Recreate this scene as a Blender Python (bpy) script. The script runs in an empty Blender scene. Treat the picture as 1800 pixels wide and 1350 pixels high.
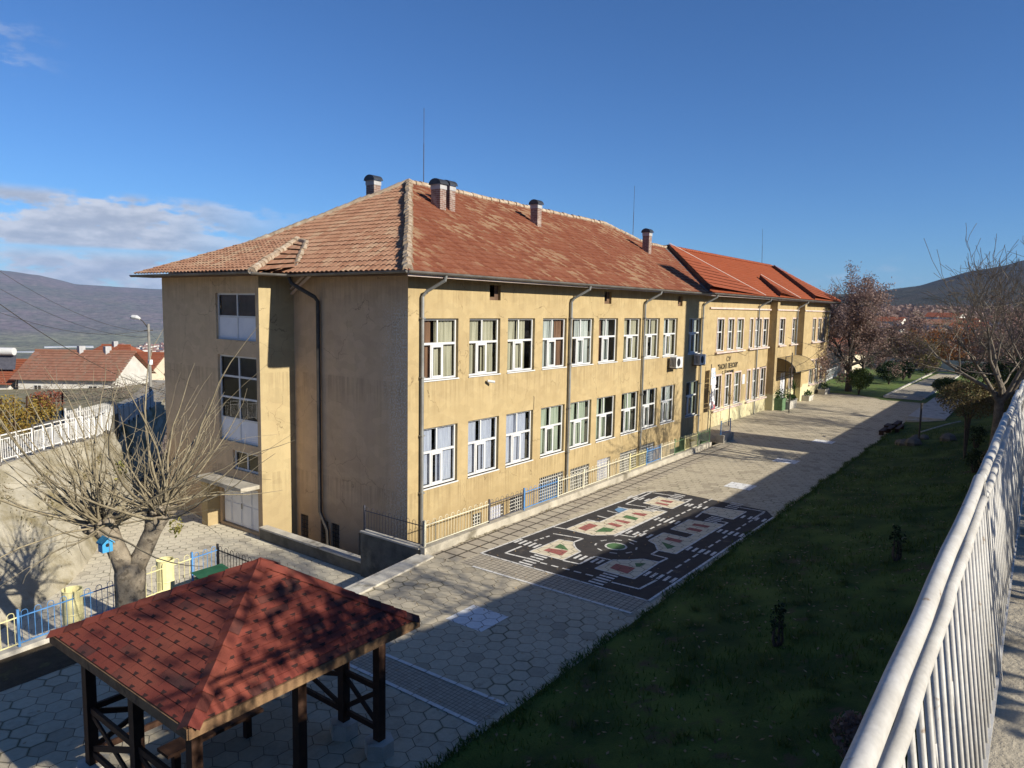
import bpy, math, random
from mathutils import Vector, Matrix
import numpy as np
PI = math.pi
S = bpy.context.scene
COL = S.collection
rnd = random.Random(7)

# ------------------------------------------------------------------ helpers
class MB:
    def __init__(s): s.v=[]; s.f=[]; s.uv=[]; s.mi=[]
    def add(s, vs, fs, uvs=None, mi=0):
        o=len(s.v); s.v += [tuple(p) for p in vs]
        for i,f in enumerate(fs):
            s.f.append(tuple(o+k for k in f)); s.mi.append(mi)
            s.uv.append(uvs[i] if uvs else None)
    def quad(s,a,b,c,d,uv=None,mi=0): s.add([a,b,c,d],[(0,1,2,3)],[uv] if uv else None,mi)
    def poly(s,pts,uv=None): s.add(pts,[tuple(range(len(pts)))],[uv] if uv else None)
    def box(s,x0,x1,y0,y1,z0,z1,mi=0):
        v=[(x0,y0,z0),(x1,y0,z0),(x1,y1,z0),(x0,y1,z0),(x0,y0,z1),(x1,y0,z1),(x1,y1,z1),(x0,y1,z1)]
        s.add(v,[(0,3,2,1),(4,5,6,7),(0,1,5,4),(1,2,6,5),(2,3,7,6),(3,0,4,7)],None,mi)
    def bar(s,p,q,w,h=None,up=(0,0,1)):
        p=Vector(p); q=Vector(q); h=h or w; d=(q-p).normalized(); u=Vector(up)
        if abs(d.dot(u))>.98: u=Vector((1,0,0))
        a=d.cross(u).normalized()*w/2; b=a.cross(d).normalized()*h/2
        v=[p-a-b,p+a-b,p+a+b,p-a+b,q-a-b,q+a-b,q+a+b,q-a+b]
        s.add(v,[(0,3,2,1),(4,5,6,7),(0,1,5,4),(1,2,6,5),(2,3,7,6),(3,0,4,7)])
    def tube(s,pts,r,n=6,cap=True):
        pts=[Vector(p) for p in pts]; m=len(pts)
        rs=r if isinstance(r,(list,tuple)) else [r]*m
        o=len(s.v); ref=None
        for i,p in enumerate(pts):
            d=(pts[min(i+1,m-1)]-pts[max(i-1,0)])
            d=d.normalized() if d.length>1e-9 else Vector((0,0,1))
            if ref is None: ref=Vector((1,0,0)) if abs(d.x)<.9 else Vector((0,1,0))
            a=d.cross(ref).normalized(); b=a.cross(d).normalized(); ref=b.cross(a)*0+ref
            for k in range(n):
                t=2*PI*k/n; q=p+a*(math.cos(t)*rs[i])+b*(math.sin(t)*rs[i]); s.v.append(tuple(q))
        for i in range(m-1):
            for k in range(n):
                k2=(k+1)%n
                s.f.append((o+i*n+k,o+i*n+k2,o+(i+1)*n+k2,o+(i+1)*n+k)); s.uv.append(None); s.mi.append(0)
        if cap and n>2:
            s.f.append(tuple(o+k for k in range(n))[::-1]); s.uv.append(None); s.mi.append(0)
            s.f.append(tuple(o+(m-1)*n+k for k in range(n))); s.uv.append(None); s.mi.append(0)
    def prism(s,poly,z0,z1):
        n=len(poly); v=[(x,y,z0) for x,y in poly]+[(x,y,z1) for x,y in poly]
        s.add(v,[tuple(range(n))[::-1],tuple(range(n,2*n))]+[(i,(i+1)%n,n+(i+1)%n,n+i) for i in range(n)])
    def build(s,name,mats,parent=None,smooth=False,loc=None):
        if not isinstance(mats,(list,tuple)): mats=[mats]
        off=Vector((0,0,0))
        if loc is not None: off=Vector(loc)
        elif parent is not None: off=Vector(ROOT.get(parent.name,(0,0,0)))
        me=bpy.data.meshes.new(name)
        me.from_pydata([(x-off.x,y-off.y,z-off.z) for x,y,z in s.v],[],s.f)
        for m in mats: me.materials.append(m)
        if len(mats)>1: me.polygons.foreach_set('material_index',s.mi)
        if any(u is not None for u in s.uv):
            l=me.uv_layers.new(name='UVMap'); k=0
            for f,u in zip(s.f,s.uv):
                for j in range(len(f)):
                    l.data[k].uv = u[j] if u else (0,0); k+=1
        if smooth: me.polygons.foreach_set('use_smooth',[True]*len(s.f))
        me.update()
        o=bpy.data.objects.new(name,me); COL.objects.link(o)
        if parent is not None:
            o.parent=parent; ROOT[o.name]=tuple(off)
        elif loc is not None: o.location=off
        return o
ROOT={}; HAZE=5.5e-5
def tag(o,label=None,cat=None,group=None,kind=None):
    if label: o['label']=label
    if cat: o['category']=cat; o['kind']='thing'
    if group: o['group']=group
    if kind: o['kind']=kind
    return o
def empty(name,loc,label,cat,group=None):
    o=bpy.data.objects.new(name,None); COL.objects.link(o); o.location=loc; o.empty_display_size=.3
    ROOT[o.name]=tuple(loc); return tag(o,label,cat,group)
def struct(o): o['kind']='structure'; return o
def copy_tree(o,parent=None):
    c=o.copy(); COL.objects.link(c)
    if parent is not None: c.parent=parent
    for ch in list(o.children): copy_tree(ch,c)
    return c

# ------------------------------------------------------------------ materials
def nd(nt,t,ins=None,**at):
    n=nt.nodes.new(t)
    for k,v in at.items(): setattr(n,k,v)
    for k,v in (ins or {}).items():
        if isinstance(v,bpy.types.NodeSocket): nt.links.new(v,n.inputs[k])
        else: n.inputs[k].default_value=v
    return n
def mth(nt,op,a,b=0.0,c=None):
    i={0:a,1:b}
    if c is not None: i[2]=c
    return nd(nt,'ShaderNodeMath',i,operation=op).outputs[0]
def vm(nt,op,a,b=(0,0,0),out=0):
    return nd(nt,'ShaderNodeVectorMath',{0:a,1:b},operation=op).outputs[out]
def c4(c): return (c[0],c[1],c[2],1.0)
def mixc(nt,f,a,b,mode='MIX'):
    n=nt.nodes.new('ShaderNodeMix'); n.data_type='RGBA'; n.blend_type=mode
    for k,v in ((0,f),(6,a),(7,b)):
        if isinstance(v,bpy.types.NodeSocket): nt.links.new(v,n.inputs[k])
        else: n.inputs[k].default_value = v if k==0 else c4(v)
    return n.outputs[2]
def ramp(nt,f,a,b):
    n=nd(nt,'ShaderNodeMapRange',{0:f,1:a,2:b},interpolation_type='SMOOTHSTEP'); return n.outputs[0]
def noise(nt,co,scale,detail=4,rough=.55,dim='3D'):
    return nd(nt,'ShaderNodeTexNoise',{'Vector':co,'Scale':scale,'Detail':detail,'Roughness':rough}).outputs['Fac']
def newmat(name):
    m=bpy.data.materials.new(name); m.use_nodes=True; nt=m.node_tree; nt.nodes.clear()
    out=nd(nt,'ShaderNodeOutputMaterial'); b=nd(nt,'ShaderNodeBsdfPrincipled')
    nt.links.new(b.outputs[0],out.inputs[0]); b.inputs['Specular IOR Level'].default_value=.25
    co=nd(nt,'ShaderNodeTexCoord').outputs['Object']
    return m,nt,b,co
def bumpit(nt,b,h,strength,dist=.02):
    n=nd(nt,'ShaderNodeBump',{'Height':h,'Strength':strength,'Distance':dist}); nt.links.new(n.outputs[0],b.inputs['Normal'])
def setc(nt,b,c):
    if isinstance(c,bpy.types.NodeSocket): nt.links.new(c,b.inputs['Base Color'])
    else: b.inputs['Base Color'].default_value=c4(c)
def pm(name,c1,c2=None,scale=3,rough=.8,bump=0,bscale=40,spec=.25,metal=0,c3=None,s3=.5,t3=(.55,.7),fine=.12,fscale=60):
    m,nt,b,co=newmat(name)
    c2=c2 or tuple(x*.78 for x in c1)
    f=ramp(nt,noise(nt,co,scale,6,.6),.32,.68)
    c=mixc(nt,f,c1,c2)
    if c3: c=mixc(nt,ramp(nt,noise(nt,co,s3,8,.65),*t3),c,c3)
    if fine: c=mixc(nt,1.0,c,nd(nt,'ShaderNodeMapRange',{0:noise(nt,co,fscale,2),3:1-fine*2,4:1+fine*2}).outputs[0],'MULTIPLY')
    setc(nt,b,c)
    b.inputs['Roughness'].default_value=rough; b.inputs['Specular IOR Level'].default_value=spec; b.inputs['Metallic'].default_value=metal
    if bump: bumpit(nt,b,noise(nt,co,bscale,5,.6),bump)
    return m

def plaster(name,base,base2,stain,plinth=None):
    m,nt,b,co=newmat(name)
    sx=nd(nt,'ShaderNodeSeparateXYZ',{0:co})
    f=ramp(nt,noise(nt,co,1.3,8,.65),.35,.7); c=mixc(nt,f,base,base2)
    # rain streaks: noise stretched along the height
    mp=nd(nt,'ShaderNodeMapping',{'Vector':co,'Scale':(3.2,3.2,.16)})
    st=mth(nt,'MULTIPLY',ramp(nt,noise(nt,mp.outputs[0],1.6,6,.7),.48,.74),.36)
    c=mixc(nt,st,c,stain)
    c=mixc(nt,mth(nt,'MULTIPLY',ramp(nt,noise(nt,co,.45,8,.75),.44,.64),.36),c,stain)
    g=nd(nt,'ShaderNodeMapRange',{0:noise(nt,co,55,3,.7),3:.80,4:1.2}).outputs[0]
    c=mixc(nt,1.0,c,g,'MULTIPLY')
    z=sx.outputs[2]; dr=nd(nt,'ShaderNodeMapping',{'Vector':co,'Scale':(7,7,.25)}).outputs[0]
    dn=ramp(nt,noise(nt,dr,1.3,5,.7),.42,.62)
    zone=mth(nt,'MAXIMUM',mth(nt,'MULTIPLY',ramp(nt,z,3.3,4.5),mth(nt,'LESS_THAN',z,4.66)),mth(nt,'MAXIMUM',mth(nt,'MULTIPLY',ramp(nt,z,-.3,.95),mth(nt,'LESS_THAN',z,1.06)),mth(nt,'MULTIPLY',ramp(nt,z,6.9,7.5),.7)))
    c=mixc(nt,mth(nt,'MULTIPLY',mth(nt,'MULTIPLY',zone,dn),.42),c,tuple(x*.62 for x in stain))
    c=mixc(nt,mth(nt,'MULTIPLY',ramp(nt,mth(nt,'ADD',z,noise(nt,co,1.5,6,.7)),1.0,.25),.4),c,tuple(x*.8 for x in stain))
    vo=nd(nt,'ShaderNodeTexVoronoi',{'Vector':vm(nt,'ADD',co,vm(nt,'MULTIPLY',nd(nt,'ShaderNodeTexNoise',{'Vector':co,'Scale':2.5,'Detail':4}).outputs['Color'],(.5,.5,.5))),'Scale':.55},feature='DISTANCE_TO_EDGE').outputs[0]
    ck=mth(nt,'MULTIPLY',mth(nt,'LESS_THAN',vo,.004),ramp(nt,noise(nt,co,.5,3),.5,.56)); c=mixc(nt,mth(nt,'MULTIPLY',ck,.6),c,tuple(x*.4 for x in stain))
    rp=nd(nt,'ShaderNodeTexVoronoi',{'Vector':nd(nt,'ShaderNodeMapping',{'Vector':co,'Scale':(.5,.5,.8)}).outputs[0]},feature='F1').outputs['Color']
    c=mixc(nt,1.0,c,nd(nt,'ShaderNodeMapRange',{0:nd(nt,'ShaderNodeSeparateXYZ',{0:rp}).outputs[0],3:.94,4:1.05}).outputs[0],'MULTIPLY')
    if plinth:
        z=mth(nt,'ADD',sx.outputs[2],mth(nt,'MULTIPLY',noise(nt,co,.9,5,.7),.5))
        k=mth(nt,'MULTIPLY',ramp(nt,z,1.5,1.3),ramp(nt,sx.outputs[0],24.5,27.5)); c=mixc(nt,k,c,plinth)
        # peeled patches on the plinth
        pk=mth(nt,'MULTIPLY',k,ramp(nt,noise(nt,co,2.2,6,.6),.58,.64)); c=mixc(nt,pk,c,(.42,.33,.2))
    setc(nt,b,c); b.inputs['Roughness'].default_value=.92; b.inputs['Specular IOR Level'].default_value=.1
    bumpit(nt,b,noise(nt,co,45,6,.75),.55,.02)
    return m,nt,b,co,c

def tile_mat(name,cols,lichen,ls,lt,lscale=.5,streak=.0):
    m,nt,b,co=newmat(name)
    uv=nd(nt,'ShaderNodeTexCoord').outputs['UV']
    fl=vm(nt,'FLOOR',uv); w=nd(nt,'ShaderNodeTexWhiteNoise',{'Vector':fl},noise_dimensions='3D')
    cr=nd(nt,'ShaderNodeValToRGB',{0:w.outputs[0]}); e=cr.color_ramp.elements
    e[0].color=c4(cols[0]); e[1].color=c4(cols[-1])
    for i,c in enumerate(cols[1:-1]): x=cr.color_ramp.elements.new((i+1)/(len(cols)-1)); x.color=c4(c)
    c=cr.outputs[0]
    wf=mth(nt,'MULTIPLY_ADD',w.outputs[0],.35,-.17)
    n1=mth(nt,'ADD',noise(nt,co,lscale,7,.65),wf)
    c=mixc(nt,mth(nt,'MULTIPLY',ramp(nt,n1,*lt),ls),c,lichen)
    c=mixc(nt,1.0,c,nd(nt,'ShaderNodeMapRange',{0:noise(nt,co,14,4,.7),3:.62,4:1.38}).outputs[0],'MULTIPLY')
    setc(nt,b,c); b.inputs['Roughness'].default_value=.88; b.inputs['Specular IOR Level'].default_value=.15
    bumpit(nt,b,noise(nt,co,50,4),.3,.01)
    return m

def hex_mat(name,size,tint1,tint2,joint,rot=0.0,dirt=(.12,.1,.075),dirt_t=(.56,.72)):
    """hexagonal concrete pavers, size = width across flats"""
    m,nt,b,co=newmat(name)
    mp=nd(nt,'ShaderNodeMapping',{'Vector':co,'Rotation':(0,0,rot),'Scale':(1/size,1/size,0)})
    wob=vm(nt,'MULTIPLY',vm(nt,'SUBTRACT',nd(nt,'ShaderNodeTexNoise',{'Vector':co,'Scale':1.1,'Detail':2}).outputs['Color'],(.5,.5,.5)),(.12,.12,0))
    uv=vm(nt,'ADD',vm(nt,'ADD',mp.outputs[0],wob),(500,500*1.7320508,0))
    r=(1,1.7320508,1); h=(.5,.8660254,0)
    a=vm(nt,'SUBTRACT',vm(nt,'MODULO',uv,r),h)
    bb=vm(nt,'SUBTRACT',vm(nt,'MODULO',vm(nt,'SUBTRACT',uv,h),r),h)
    fz=lambda v: vm(nt,'MULTIPLY',v,(1,1,0))
    a=fz(a); bb=fz(bb)
    la=vm(nt,'LENGTH',a,out=1); lb=vm(nt,'LENGTH',bb,out=1)
    sel=mth(nt,'LESS_THAN',la,lb)
    g=nd(nt,'ShaderNodeMix',{0:sel,4:bb,5:a},data_type='VECTOR').outputs[1]
    ab=vm(nt,'ABSOLUTE',g); s=nd(nt,'ShaderNodeSeparateXYZ',{0:ab})
    e=mth(nt,'MAXIMUM',s.outputs[0],vm(nt,'DOT_PRODUCT',ab,(.5,.8660254,0),out=1))
    jn=mth(nt,'MULTIPLY_ADD',noise(nt,co,3,3),.03,.462)
    j=ramp(nt,e,jn,.5)
    cell=vm(nt,'SUBTRACT',uv,g); cell=vm(nt,'FLOOR',vm(nt,'MULTIPLY_ADD',cell,(2,1.1547,1)) if False else vm(nt,'ADD',vm(nt,'MULTIPLY',cell,(2,1.1547005,0)),(.5,.5,0)))
    w=nd(nt,'ShaderNodeTexWhiteNoise',{'Vector':cell},noise_dimensions='2D').outputs[0]
    c=mixc(nt,w,tint1,tint2)
    c=mixc(nt,1.0,c,nd(nt,'ShaderNodeMapRange',{0:noise(nt,co,9,6,.7),3:.72,4:1.25}).outputs[0],'MULTIPLY')
    c=mixc(nt,mth(nt,'MULTIPLY',ramp(nt,noise(nt,co,.35,8,.7),*dirt_t),.6),c,dirt)
    c=mixc(nt,mth(nt,'MULTIPLY',ramp(nt,noise(nt,co,1.7,7,.75),.56,.7),.45),c,tuple(x*1.3 for x in dirt))
    c=mixc(nt,mth(nt,'MULTIPLY',mth(nt,'GREATER_THAN',w,.93),.22),c,dirt)
    moss=mth(nt,'MULTIPLY',ramp(nt,e,.40,.49),ramp(nt,noise(nt,co,.8,5),.52,.66)); c=mixc(nt,mth(nt,'MULTIPLY',moss,.6),c,(.07,.075,.03))
    c=mixc(nt,j,c,joint)
    setc(nt,b,c); b.inputs['Roughness'].default_value=.93; b.inputs['Specular IOR Level'].default_value=.12
    hgt=mth(nt,'ADD',mth(nt,'MULTIPLY',j,-1.0),mth(nt,'MULTIPLY',mth(nt,'ADD',w,noise(nt,co,30,4)),.25))
    bumpit(nt,b,hgt,.7,.03)
    return m

def hex_joint(nt,co,size,rot):
    uv=vm(nt,'ADD',nd(nt,'ShaderNodeMapping',{'Vector':co,'Rotation':(0,0,rot),'Scale':(1/size,1/size,0)}).outputs[0],(500,500*1.7320508,0)); r=(1,1.7320508,1); h=(.5,.8660254,0)
    a=vm(nt,'MULTIPLY',vm(nt,'SUBTRACT',vm(nt,'MODULO',uv,r),h),(1,1,0)); b_=vm(nt,'MULTIPLY',vm(nt,'SUBTRACT',vm(nt,'MODULO',vm(nt,'SUBTRACT',uv,h),r),h),(1,1,0))
    g=nd(nt,'ShaderNodeMix',{0:mth(nt,'LESS_THAN',vm(nt,'LENGTH',a,out=1),vm(nt,'LENGTH',b_,out=1)),4:b_,5:a},data_type='VECTOR').outputs[1]
    ab=vm(nt,'ABSOLUTE',g); e=mth(nt,'MAXIMUM',nd(nt,'ShaderNodeSeparateXYZ',{0:ab}).outputs[0],vm(nt,'DOT_PRODUCT',ab,(.5,.8660254,0),out=1)); return ramp(nt,e,.455,.495)
def leaf_mat(name,cols,trans=.25):
    m,nt,b,co=newmat(name)
    g=nd(nt,'ShaderNodeNewGeometry').outputs['Random Per Island']
    cr=nd(nt,'ShaderNodeValToRGB',{0:g}); e=cr.color_ramp.elements
    e[0].color=c4(cols[0]); e[1].color=c4(cols[-1])
    for i,c in enumerate(cols[1:-1]): x=cr.color_ramp.elements.new((i+1)/(len(cols)-1)); x.color=c4(c)
    setc(nt,b,cr.outputs[0]); b.inputs['Roughness'].default_value=.65
    t=nd(nt,'ShaderNodeBsdfTranslucent',{'Color':cr.outputs[0]})
    mx=nd(nt,'ShaderNodeMixShader',{0:trans}); nt.links.new(b.outputs[0],mx.inputs[1]); nt.links.new(t.outputs[0],mx.inputs[2])
    out=[n for n in nt.nodes if n.type=='OUTPUT_MATERIAL'][0]; nt.links.new(mx.outputs[0],out.inputs[0])
    return m

M={}
YEL=(.405,.308,.160); YEL2=(.445,.345,.185); STN=(.325,.235,.12)
M['plaster'],nt,b,co,c=plaster('ochre_plaster',YEL,YEL2,STN,(.56,.51,.315))
# end wall: same ochre, weathered grey-brown with pale speckle painted near the corner for sun grazing the stucco
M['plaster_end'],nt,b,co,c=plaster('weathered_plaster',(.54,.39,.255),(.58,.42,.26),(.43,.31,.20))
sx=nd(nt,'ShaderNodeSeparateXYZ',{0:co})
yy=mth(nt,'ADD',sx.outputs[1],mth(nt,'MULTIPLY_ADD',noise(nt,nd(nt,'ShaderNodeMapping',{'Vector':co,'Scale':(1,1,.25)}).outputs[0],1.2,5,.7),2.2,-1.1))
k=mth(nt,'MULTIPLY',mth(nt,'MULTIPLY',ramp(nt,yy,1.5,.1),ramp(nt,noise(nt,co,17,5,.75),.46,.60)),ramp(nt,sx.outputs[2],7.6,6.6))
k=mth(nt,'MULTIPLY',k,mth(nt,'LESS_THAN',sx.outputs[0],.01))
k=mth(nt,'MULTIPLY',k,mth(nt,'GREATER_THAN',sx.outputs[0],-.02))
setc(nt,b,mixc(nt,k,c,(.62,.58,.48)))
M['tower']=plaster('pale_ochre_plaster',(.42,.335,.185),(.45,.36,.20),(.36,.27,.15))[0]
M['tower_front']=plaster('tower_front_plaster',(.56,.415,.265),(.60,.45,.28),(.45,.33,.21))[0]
M['tile_old']=tile_mat('weathered_clay_tiles',[(.165,.055,.030),(.20,.070,.038),(.225,.088,.05),(.18,.060,.033)],(.33,.22,.13),.75,(.54,.74),.38)
M['tile_hip']=tile_mat('pale_weathered_tiles',[(.27,.135,.08),(.31,.165,.10),(.35,.20,.125),(.28,.14,.085)],(.40,.29,.185),.6,(.52,.74),.5)
M['tile_new']=tile_mat('orange_clay_tiles',[(.245,.062,.026),(.285,.078,.034),(.265,.07,.03)],(.22,.065,.03),.6,(.55,.75),.4)
M['ridge_old']=pm('mortared_ridge_tiles',(.42,.34,.25),(.30,.22,.15),5,.95,.8,14,c3=(.5,.45,.36),s3=2)
M['ridge_new']=pm('orange_ridge_tiles',(.30,.085,.035),(.25,.065,.028),3)
M['gutter']=pm('weathered_gutter_metal',(.20,.19,.175),(.13,.12,.11),2,.55,metal=.3)
M['pipe']=pm('grey_downpipe_metal',(.30,.30,.28),(.20,.20,.19),1.5,.5,metal=.4)
M['pipe_dark']=pm('dark_old_pipe',(.085,.075,.065),(.05,.045,.04),3,.7)
M['soffit']=pm('brown_soffit_boards',(.16,.10,.06),(.10,.06,.04),3)
M['fascia']=pm('pale_fascia_board',(.62,.52,.45),(.5,.38,.34),2)
M['white']=pm('white_window_paint',(.62,.62,.60),(.56,.56,.55),3,.5,fine=.03)
M['white_panel']=pm('white_panel',(.72,.73,.75),(.66,.67,.70),2,.6,fine=.03)
M['dark']=pm('dark_interior',(.02,.02,.02))
M['inside']=pm('interior_wall',(.50,.47,.41))
M['brick']=None
def brickm():
    m,nt,b,co=newmat('chimney_brick')
    mp=nd(nt,'ShaderNodeMapping',{'Vector':co,'Rotation':(PI/2,0,0)})
    sxx=nd(nt,'ShaderNodeSeparateXYZ',{0:co}); cv=nd(nt,'ShaderNodeCombineXYZ',{0:mth(nt,'ADD',sxx.outputs[0],sxx.outputs[1]),1:sxx.outputs[2],2:0.0})
    t=nd(nt,'ShaderNodeTexBrick',{'Vector':cv.outputs[0],'Color1':c4((.22,.13,.10)),'Color2':c4((.16,.10,.08)),'Mortar':c4((.34,.31,.28)),'Scale':4.0,'Mortar Size':.03,'Brick Width':1.0,'Row Height':.32})
    c=mixc(nt,mth(nt,'MULTIPLY',ramp(nt,noise(nt,co,3,5),.5,.7),.5),t.outputs[0],(.45,.40,.34)); setc(nt,b,c); b.inputs['Roughness'].default_value=.9
    return m
M['brick']=brickm()
M['cap']=pm('dark_sheet_metal_cap',(.07,.075,.085),(.045,.05,.055),4,.45,metal=.5)
M['capbase']=pm('chimney_render',(.42,.42,.42),(.33,.33,.33),4)
M['hex']=hex_mat('hexagonal_concrete_pavers',.38,(.49,.43,.315),(.43,.375,.275),(.085,.07,.05),PI/6)
M['hex_yard']=hex_mat('pale_hexagonal_pavers',.38,(.65,.59,.45),(.585,.525,.405),(.16,.135,.10),PI/6,dirt_t=(.6,.8))
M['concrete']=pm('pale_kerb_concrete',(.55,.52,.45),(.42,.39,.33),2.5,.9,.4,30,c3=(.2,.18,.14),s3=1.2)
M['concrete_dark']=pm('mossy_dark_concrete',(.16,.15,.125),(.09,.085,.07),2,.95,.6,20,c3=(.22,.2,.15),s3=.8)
M['lowwall']=pm('rough_low_wall_concrete',(.46,.42,.34),(.33,.30,.24),2,.95,.6,25,c3=(.17,.15,.11),s3=1.1,t3=(.52,.7))
M['path']=pm('dusty_path_concrete',(.42,.37,.28),(.33,.29,.22),3,.95,.7,35,c3=(.2,.17,.12),s3=1.3,fscale=110)
def glassm():
    m,nt,b,co=newmat('window_glass')
    b.inputs['Base Color'].default_value=(.02,.025,.03,1); b.inputs['Roughness'].default_value=.04; b.inputs['Specular IOR Level'].default_value=.5
    t=nd(nt,'ShaderNodeBsdfTransparent',{'Color':(.86,.9,.9,1)}); f=nd(nt,'ShaderNodeFresnel',{'IOR':1.5})
    g=nd(nt,'ShaderNodeBsdfGlossy',{'Roughness':.02})
    mx=nd(nt,'ShaderNodeMixShader',{0:mth(nt,'MULTIPLY_ADD',f.outputs[0],1.0,.02)}); nt.links.new(t.outputs[0],mx.inputs[1]); nt.links.new(g.outputs[0],mx.inputs[2])
    out=[n for n in nt.nodes if n.type=='OUTPUT_MATERIAL'][0]; nt.links.new(mx.outputs[0],out.inputs[0]); return m
M['glass']=glassm()
def curtain(name,cols,w=9):
    m,nt,b,co=newmat(name)
    s=nd(nt,'ShaderNodeSeparateXYZ',{0:co})
    f=noise(nt,nd(nt,'ShaderNodeMapping',{'Vector':co,'Scale':(1,1,.06)}).outputs[0],w,3)
    c=mixc(nt,ramp(nt,f,.35,.65),cols[0],cols[1]); setc(nt,b,c); b.inputs['Roughness'].default_value=.9; return m
M['cur_beige']=curtain('beige_drape',((.47,.43,.33),(.30,.275,.20)))
M['cur_brown']=curtain('brown_drape',((.24,.13,.08),(.13,.07,.045)))
M['cur_white']=curtain('white_net_curtain',((.52,.53,.51),(.33,.345,.335)))
M['cur_green']=curtain('pale_green_blind',((.42,.45,.36),(.26,.29,.23)))
M['cur_blue']=curtain('blue_dotted_net',((.46,.47,.55),(.35,.36,.45)),25)
M['grille']=pm('white_steel_grille',(.72,.70,.62),(.6,.57,.5))
# ------------------------------------------------------------------ camera 
Cc=Vector((-15.929,-16.009,7.1))
R=Matrix(((0.59978869,-0.07433551,0.79669804),(-0.79994663,-0.07861442,0.59489929),(0.01840981,-0.99412977,-0.10661648)))
cam=bpy.data.cameras.new('camera'); co_=bpy.data.objects.new('camera',cam); COL.objects.link(co_)
mw=Matrix.Identity(4)
for i in range(3):
    mw[i][0]=R[i][0]; mw[i][1]=-R[i][1]; mw[i][2]=-R[i][2]; mw[i][3]=Cc[i]
co_.matrix_world=mw
cam.sensor_width=36; cam.lens=1248.6*36/1800; cam.clip_start=.05; cam.clip_end=40000
S.camera=co_
# ------------------------------------------------------------------ sun and sky
SUN_K=.035; TAN=.49; EL=math.atan(TAN)
sd=Vector((SUN_K,-1,0)).normalized()*math.cos(EL)+Vector((0,0,math.sin(EL)))   # towards the sun
sl=bpy.data.lights.new('sun','SUN'); sl.energy=5.0; sl.angle=math.radians(.53); sl.color=(1,.93,.80)
so=bpy.data.objects.new('sun',sl); COL.objects.link(so); so.rotation_euler=sd.to_track_quat('Z','Y').to_euler()
w=bpy.data.worlds.new('World'); S.world=w; w.use_nodes=True; nt=w.node_tree; nt.nodes.clear()
wo=nd(nt,'ShaderNodeOutputWorld'); bg=nd(nt,'ShaderNodeBackground'); nt.links.new(bg.outputs[0],wo.inputs[0])
sky=nd(nt,'ShaderNodeTexSky',sky_type='NISHITA'); sky.sun_disc=False; sky.sun_elevation=EL
sky.sun_rotation=math.atan2(sd.x,sd.y); sky.altitude=500; sky.air_density=1.0; sky.dust_density=.05; sky.ozone_density=2.2
g=nd(nt,'ShaderNodeTexCoord').outputs['Generated']
s=nd(nt,'ShaderNodeSeparateXYZ',{0:g})
azm=nd(nt,'ShaderNodeMath',{0:s.outputs[1],1:s.outputs[0]},operation='ARCTAN2').outputs[0]   # radians from +X
elv=nd(nt,'ShaderNodeMath',{0:s.outputs[2]},operation='ARCSINE').outputs[0]
cv=nd(nt,'ShaderNodeCombineXYZ',{0:mth(nt,'MULTIPLY',azm,17.0),1:mth(nt,'MULTIPLY',elv,44.0),2:0.0}).outputs[0]
n1=noise(nt,cv,1.0,9,.58)
def band(lo0,lo1,hi0,hi1): return mth(nt,'MULTIPLY',ramp(nt,elv,lo0,lo1),ramp(nt,elv,hi1,hi0))
north=ramp(nt,azm,.88,1.12)
b1=mth(nt,'MULTIPLY',band(.058,.066,.118,.132),1.0)
b2=band(-.01,.02,.045,.07)
dens=mth(nt,'MULTIPLY',mth(nt,'MAXIMUM',mth(nt,'MULTIPLY',b1,ramp(nt,mth(nt,'ADD',n1,mth(nt,'MULTIPLY',elv,-2.2)),.12,.27)),mth(nt,'MULTIPLY',b2,ramp(nt,n1,.30,.48))),north)
wisp=mth(nt,'MULTIPLY',mth(nt,'MULTIPLY',band(.24,.255,.285,.31),ramp(nt,noise(nt,cv,1.7,7,.6),.45,.65)),ramp(nt,azm,1.17,1.26))
wisp2=mth(nt,'MULTIPLY',mth(nt,'MULTIPLY',band(.02,.035,.05,.075),ramp(nt,noise(nt,cv,1.3,7,.6),.5,.7)),ramp(nt,azm,.45,.25))
dens=mth(nt,'MAXIMUM',dens,mth(nt,'MAXIMUM',mth(nt,'MULTIPLY',wisp,.28),mth(nt,'MULTIPLY',wisp2,.3)))
shade=ramp(nt,noise(nt,vm(nt,'ADD',cv,(0,.35,0)),1.0,9,.58),.34,.66)
ccol=mixc(nt,shade,(8.2,8.6,9.6),(5.0,5.6,6.9))
skc=mixc(nt,1.0,sky.outputs[0],(.53,.90,1.40),'MULTIPLY')
nt.links.new(mixc(nt,mth(nt,'MULTIPLY',dens,.95),skc,ccol),bg.inputs[0]); bg.inputs[1].default_value=.055
S.view_settings.view_transform='Standard'; S.view_settings.look='None'; S.view_settings.exposure=.6; S.view_settings.gamma=1
S.cycles.max_bounces=6; S.cycles.transparent_max_bounces=16; S.cycles.volume_bounces=0; S.cycles.sample_clamp_indirect=4
S.cycles.use_denoising=True
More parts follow.
